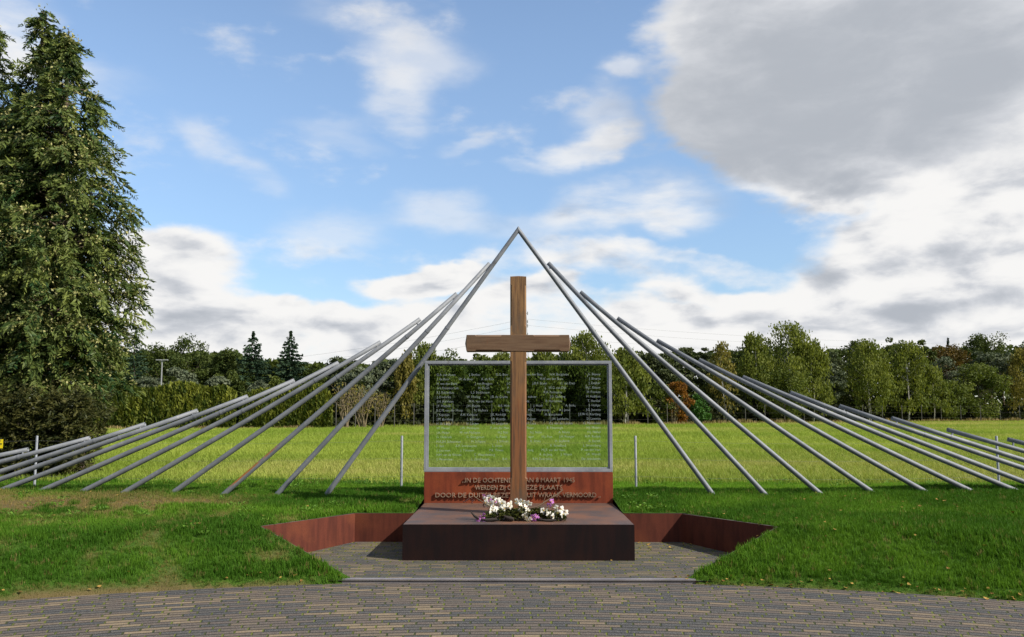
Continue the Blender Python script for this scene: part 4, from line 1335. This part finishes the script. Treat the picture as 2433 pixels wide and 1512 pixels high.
# ------------------------------------------------------------------ wire fence and its sign
fe = empty("wire_fence", (0, 14.0, .40)); tag(fe, "thin wire fence on grey tube posts between the mound and the field", "fence")
PX = [-13.3, -7.585, -1.83, 1.835, 7.475, 13.2]
for i, x in enumerate(PX):
    m = MB(); zt_ = 1.245 - .40
    m.tube([(x + (.01 if x > 0 else -.01) * 0, 0, -.25), (x, 0, zt_ - .004), (x, 0, zt_)], [.019, .019, .016], 10)
    m.build("fence_post", M_post, fe)
M_wire = mat_flat("fence_wire_steel", (.2, .2, .19), .6, .3, .1)
for z in (.77, .50, .22):
    m = MB(); pts = []
    for a, b_ in zip(PX, PX[1:]):
        for k in range(6):
            t = k / 6; pts.append((a + (b_ - a) * t, -.023, z - .05 * 4 * t * (1 - t)))
    m.tube(pts, .0013, 4); m.build("fence_wire", M_wire, fe)
sg = empty("warning_sign", (-8.20, 13.965, 1.15)); tag(sg, "small yellow warning plate hanging on the fence wire at the left edge", "sign")
M_yel = mat_flat("yellow_plate", (.80, .62, .01), .45, 0, .05); M_blk = mat_flat("black_print", (.02, .02, .02), .6)
m = MB(); m.box(-.10, .10, -.002, .002, -.10, .04, .001); m.build("sign_plate", M_yel, sg)
m = MB()
for (x0, x1, z0, z1) in ((.035, .065, .008, .022), (-.075, .01, .006, .018), (-.085, .088, -.028, -.021), (-.085, .088, -.043, -.037), (-.085, .06, -.060, -.054), (-.085, .05, -.075, -.07)):
    m.box(x0, x1, -.0045, -.0025, z0, z1)
m.build("printed_lines", M_blk, sg)
for hx in (-.07, .07):
    m = MB(); m.tube([(hx, 0, .03), (hx, -.006, .05)], .003, 6); m.build("sign_hook", M_wire, sg)

# ------------------------------------------------------------------ things beyond the field: lamps, far fence, pylon
M_lamp = mat_flat("lamp_post_paint", (.26, .265, .265), .5, .3, .1)


def lamp(px, ytop, Y, label):
    p = aty(px, ytop, Y); o = empty("street_lamp", (p.x, Y, ZF)); tag(o, label, "street lamp", "lamps beyond the trees")
    H = p.z - ZF
    m = MB(); m.tube([(0, 0, -.1), (0, 0, H)], [.06, .045], 8); m.build("lamp_pole", M_lamp, o)
    m = MB(); m.box(-.2, .2, -.03, .03, H + .002, H + .05, .01); m.build("cross_bar", M_lamp, o)
    for s in (-1, 1):
        m = MB(); m.box(s * .22 - .2, s * .22 + .18, -.1, .1, H + .053, H + .13, .03); m.build("lamp_head", M_lamp, o)


lamp(385, 858, 59.5, "grey twin-headed street lamp in front of the oaks at the left")
lamp(2194, 848.5, 95.5, "grey twin-headed street lamp between the birches at the right")
M_far = mat_flat('far_fence_posts', (.085, .08, .072), .9)
ff = empty("field_fence", (20, 75, ZF)); tag(ff, "dark wire fence with thin posts along the foot of the far trees", "fence")
m = MB(); tops = []
for px in range(800, 2520, 46):
    Y = yfar(px) - 1.9; x = (px - 1231) / FPX * Y
    m = MB(); m.tube([(x - 20, Y - 75, -.1), (x - 20, Y - 75, 1.75)], .03, 6); m.build("fence_post", M_far, ff)
    tops.append((x - 20, Y - 75))
for z in (.5, 1.0, 1.6):
    m = MB(); m.tube([(x, y, z) for x, y in tops], .003, 4); m.build("fence_wire", M_far, ff)
pm = aty(1247.5, 735, 190)
py_ = empty("power_mast", (pm.x, 190, ZF)); tag(py_, "far power mast with insulators hidden behind the cross shaft, carrying thin wires", "mast")
H = pm.z - ZF; m = MB()
for sx in (-1, 1):
    for sy in (-1, 1):
        m.tube([(sx * 1.2, sy * 1.2, -.1), (sx * .16, sy * .16, H)], [.07, .045], 6)
for k in range(11):
    t0, t1 = k / 11, (k + 1) / 11; w0, w1 = 1.2 - 1.04 * t0, 1.2 - 1.04 * t1; s = 1 if k % 2 else -1
    for sy in (-1, 1):
        m.tube([(-s * w0, sy * w0, H * t0), (s * w1, sy * w1, H * t1)], .03, 4); m.tube([(sy * w0, -s * w0, H * t0), (sy * w1, s * w1, H * t1)], .03, 4)
m.build("lattice_mast", M_lamp, py_)
for dz in (.8, 2.6, 3.5, 5.4):
    m = MB(); m.tube([(0, 0, H - dz), (.55, 0, H - dz)], .05, 6); m.tube([(.5, 0, H - dz - .35), (.5, 0, H - dz + .35)], [.1, .1], 8); m.build("insulator", M_lamp, py_)
for (ya, ends) in ((757, ((2600, 818), (300, 885))), (772, ((2600, 832), (300, 900))), (795, ((2600, 850), (300, 915)))):
    for (ex, ey) in ends:
        a = aty(1248, ya, 190) - Vector(py_.location); e = aty(ex, ey, 215) - Vector(py_.location)
        pts = [tuple(a.lerp(e, t) + Vector((0, 0, -5.0 * 4 * t * (1 - t) * .35))) for t in np.linspace(0, 1, 14)]
        m = MB(); m.tube(pts, .022, 4); m.build("power_wire", M_lamp, py_)

# ------------------------------------------------------------------ flower arrangement on the plinth
fl = empty("flower_arrangement", (0.02, 10.35, ZT)); tag(fl, "low arrangement of white and purple orchids with twigs and bark, laid before the cross", "flowers")
FO = Vector(fl.location)
M_white = mat_leaf("orchid_petal_white", (.72, .70, .64), (.86, .84, .80), .3, .5)
M_purple = mat_leaf("orchid_petal_purple", (.34, .06, .36), (.62, .30, .62), .3, .5)
M_lip = mat_flat("orchid_lip_yellow", (.55, .36, .06), .5)
M_moss = mat_leaf("moss_and_ivy", (.018, .028, .007), (.08, .085, .015), .15)
M_dark = mat_flat("dark_driftwood", (.03, .021, .016), .9)
M_twig = mat_flat("brown_twig", (.13, .085, .05), .85)


def bloom_mesh(name, m, seed):
    rng = np.random.RandomState(seed); V = []; F = []
    specs = [(90, .042, .030), (215, .040, .026), (325, .040, .026), (15, .046, .046), (165, .046, .046)]
    for ang, L, Wd in specs:
        a = math.radians(ang + rng.uniform(-6, 6)); nu, nv = 5, 5; k = len(V)
        bend = rng.uniform(-.012, .014)
        for i in range(nu):
            s = i / (nu - 1)
            hw = Wd * .5 * math.sin(PI * (s * .86 + .1)) ** .7
            for jn in range(nv):
                q = (jn / (nv - 1) - .5) * 2
                r = .004 + L * s; y = -bend * s * s - .006 * (1 - q * q) * math.sin(PI * s) + rng.normal() * .0008
                V.append((math.cos(a) * r - math.sin(a) * q * hw, y, math.sin(a) * r + math.cos(a) * q * hw))
        for i in range(nu - 1):
            for jn in range(nv - 1):
                p = k + i * nv + jn; F.append((p, p + 1, p + nv + 1, p + nv))
    nb = len(F)
    for i in range(9):                                   # lip
        a0 = 2 * PI * i / 9; k = len(V)
    k = len(V); V.append((0, -.016, -.004))
    for i in range(8): V.append((.008 * math.cos(i * PI / 4), -.004, -.006 + .010 * math.sin(i * PI / 4)))
    for i in range(8): F.append((k, k + 1 + i, k + 1 + (i + 1) % 8))
    me = bpy.data.meshes.new(name); me.from_pydata(V, [], F); me.update()
    at = me.attributes.new('tint', 'FLOAT', 'POINT'); at.data.foreach_set('value', rng.uniform(0, 1, len(V)).astype(np.float32))
    me.materials.append(m); me.materials.append(M_lip)
    for i, p in enumerate(me.polygons):
        p.use_smooth = True
        if i >= nb: p.material_index = 1
    return me


BW = [bloom_mesh("orchid_bloom", M_white, i) for i in range(4)]; BP = [bloom_mesh("orchid_bloom", M_purple, 20 + i) for i in range(3)]
white = [(545, 310), (620, 280), (700, 290), (740, 345), (560, 375), (650, 385), (690, 440), (660, 510), (740, 500), (770, 530), (820, 490), (885, 480), (820, 325), (850, 390), (930, 430), (990, 380), (985, 435), (1110, 350),
         (1190, 420), (1215, 350), (1200, 505), (1345, 380), (1275, 460), (1320, 535), (1260, 600), (1305, 660), (1350, 705), (1600, 520), (1660, 545), (1700, 590), (1780, 625), (1840, 470), (1860, 555), (1930, 495), (1950, 585), (2010, 555)]
purple = [(530, 262), (625, 345), (712, 355), (1705, 425), (1752, 345), (440, 640), (530, 605), (415, 718), (525, 690), (1390, 640), (1440, 665), (1480, 612)]
rng = np.random.RandomState(77)


def fpos(X, Yz):
    px, py = 1081.2 + X * .1307, 1144.7 + Yz * .1307
    yy = 10.20 + max(0, (690 - Yz)) / 690 * .22
    p = aty(px, py, yy)
    p.z = max(p.z, ZT + .02)
    return p


stem = MB()
for lst, meshes in ((white, BW), (purple, BP)):
    for X, Yz in lst:
        p = fpos(X, Yz) - FO
        o = link("orchid_bloom", random.choice(meshes), fl)
        o.location = p; o.rotation_euler = (rng.uniform(-.5, .5), rng.uniform(-3, 3), rng.uniform(-.8, .8))
        s = rng.uniform(.74, 1.0) * (.82 if meshes is BP else 1); o.scale = (s, s, s)
        q = Vector((p.x * .8 + rng.uniform(-.04, .04), rng.uniform(-.05, .1), .06))
        stem.tube([p + Vector((0, .006, 0)), p.lerp(q, .5) + Vector((0, .02, .03)), q], .0025, 4)
stem.build("flower_stem", M_twig, fl)
n = 2600
x = rng.uniform(-.43, .52, n); y = rng.uniform(-.14, .16, n); hh = .13 * np.sqrt(np.clip(1 - ((x - .04) / .5) ** 2, 0, 1)) * (.65 + .6 * vnoise(x, y, 9, 3))
z = hh * rng.uniform(0, 1, n) ** .6 + .01
link("moss_bed", leaf_cards(np.c_[x, y, z], rng.uniform(.02, .055, n), rng.uniform(0, 1, n), rng, 0, .55, "moss_bed", M_moss), fl)
m = MB()
for a, b_, r in (((275, 530), (430, 660), .016), ((420, 668), (760, 672), .022), ((860, 600), (1060, 670), .026), ((1500, 668), (1830, 688), .016)):
    p, q = fpos(*a) - FO, fpos(*b_) - FO
    p.y -= .0; q.y -= .02; mid = p.lerp(q, .5) + Vector((0, .0, -.012 if r < .03 else .01))
    m.tube([p, p.lerp(mid, .5), mid, mid.lerp(q, .5), q], [r * .25, r * .6, r * .9, r, r * .6], 8)
m.build("bark_piece", M_dark, fl)
for pts, r in (([(340, 255), (440, 320), (560, 395), (680, 470)], .0065), ([(1955, 135), (1830, 235), (1650, 340), (1500, 440), (1350, 470)], .009), ([(1645, 235), (1590, 390)], .0035), ([(1500, 440), (1750, 455), (1880, 520)], .005)):
    m = MB(); P_ = [fpos(*q) - FO for q in pts]; P_ = [Vector((p.x, p.y - .02, p.z)) for p in P_]
    m.tube(P_, [r * (1 - .45 * abs(i / (len(P_) - 1) - .6)) for i in range(len(P_))], 6); m.build("twig", M_twig, fl)
m = MB()
for X, Yz in ((155, 355), (190, 340), (215, 320), (245, 305), (295, 300), (310, 345), (305, 375), (335, 330), (420, 330), (445, 335), (510, 420), (525, 445), (520, 400)):
    p = fpos(X, Yz) - FO; bmesh.ops.create_icosphere(m.bm, subdivisions=1, radius=.010, matrix=Matrix.Translation(p))
for a, b_ in (((155, 355), (340, 285)), ((310, 375), (345, 300))):
    m.tube([fpos(*a) - FO, fpos(*b_) - FO], .002, 4)
m.build("berry_sprig", mat_flat("dark_berries", (.07, .02, .014), .5), fl)


# ------------------------------------------------------------------ weeds in the turf
def build_weeds():
    rng = np.random.RandomState(61); C = []; D = []; S = []
    spots = [(rng.uniform(-6.6, -2.0), rng.uniform(9.4, 12.6), .10) for _ in range(34)] + [(rng.uniform(-7, -1.5), rng.uniform(13.6, 15.4), .2) for _ in range(26)]
    spots += [(rng.uniform(1.3, 7), rng.uniform(14.3, 15.4), .17) for _ in range(16)] + [(rng.uniform(1.4, 1.9), rng.uniform(11.1, 12.2), .1) for _ in range(10)]
    for x, y, r in spots:
        e = math.hypot(x, y - CY) - R0
        if e < .3 or in_poly(np.array([x]), np.array([y]), HOLE)[0]: continue
        z = float(lawn_z(x, y)); k = rng.randint(16, 34)
        a = rng.uniform(0, 6.28, k); q = r * rng.uniform(.3, 1, k) * rng.uniform(.6, 1.3)
        C.append(np.c_[x + np.cos(a) * q, y + np.sin(a) * q, z + .035 + rng.uniform(0, .05, k) * (r / .12)])
        D.append(np.c_[np.cos(a), np.sin(a), rng.uniform(.1, .9, k)]); S.append(rng.uniform(.028, .055, k))
    C = np.concatenate(C)
    o = link("weeds", leaf_cards(C, np.concatenate(S), rng.uniform(0, 1, len(C)), rng, 0, .36, "weeds", mat_leaf("weed_leaves", (.05, .13, .012), (.14, .25, .03), .3), np.concatenate(D))); o['kind'] = 'stuff'


build_weeds()


# ------------------------------------------------------------------ fallen leaves
def build_leaves():
    rng = np.random.RandomState(5); P = []
    th = rng.uniform(.13, .62, 120)
    e = np.abs(rng.normal(size=120)) * .10 - .02
    P += [((R0 + k) * math.sin(t), CY + (R0 + k) * math.cos(t)) for t, k in zip(th, e)]
    th = rng.uniform(-.62, -.13, 40); e = np.abs(rng.normal(size=40)) * .16
    P += [((R0 + k) * math.sin(t), CY + (R0 + k) * math.cos(t)) for t, k in zip(th, e)]
    P += list(zip(rng.uniform(2.3, 7.5, 75), rng.uniform(8.6, 12.4, 75)))
    P += list(zip(rng.uniform(-7, -2.4, 40), rng.uniform(8.6, 12.3, 40)))
    P += list(zip(rng.uniform(1.4, 2.3, 12), rng.uniform(10.5, 10.95, 12))) + [(1.02, 9.9), (-2.1, 8.75)]
    V = []; F = []; T_ = []
    for x, y in P:
        rec = in_poly(np.array([x]), np.array([y]), PIT)[0]
        ee = math.hypot(x, y - CY) - R0
        z = (.05 * max(0, (y - 9.95) / 1.07) + .012) if rec else (-.02 if ee < 0 else float(lawn_z(x, y)) + (.045 if ee > .2 else .02))
        a = rng.uniform(0, 6.28); L = rng.uniform(.014, .028); k = len(V); t = rng.uniform()
        ax = Vector((math.cos(a), math.sin(a), rng.uniform(-.3, .3))); bx = Vector((-math.sin(a), math.cos(a), rng.uniform(-.5, .5)))
        c = Vector((x, y, z))
        for (u, v, w_) in ((-1, 0, .2), (-.3, .55, .0), (.4, .45, .1), (1, 0, .3), (.4, -.45, .15), (-.3, -.55, .05), (0, 0, -.05)):
            V.append(c + ax * u * L + bx * v * L + Vector((0, 0, w_ * L))); T_.append(t)
        F += [(k + 6, k + i, k + (i + 1) % 6) for i in range(6)]
    me = bpy.data.meshes.new("fallen_leaves"); me.from_pydata([tuple(v) for v in V], [], F); me.update()
    at = me.attributes.new('tint', 'FLOAT', 'POINT'); at.data.foreach_set('value', np.array(T_, np.float32))
    me.materials.append(mat_leaf("fallen_leaf", (.12, .05, .016), (.42, .27, .07), .2, .7))
    o = link("fallen_leaves", me); o['kind'] = 'stuff'


build_leaves()
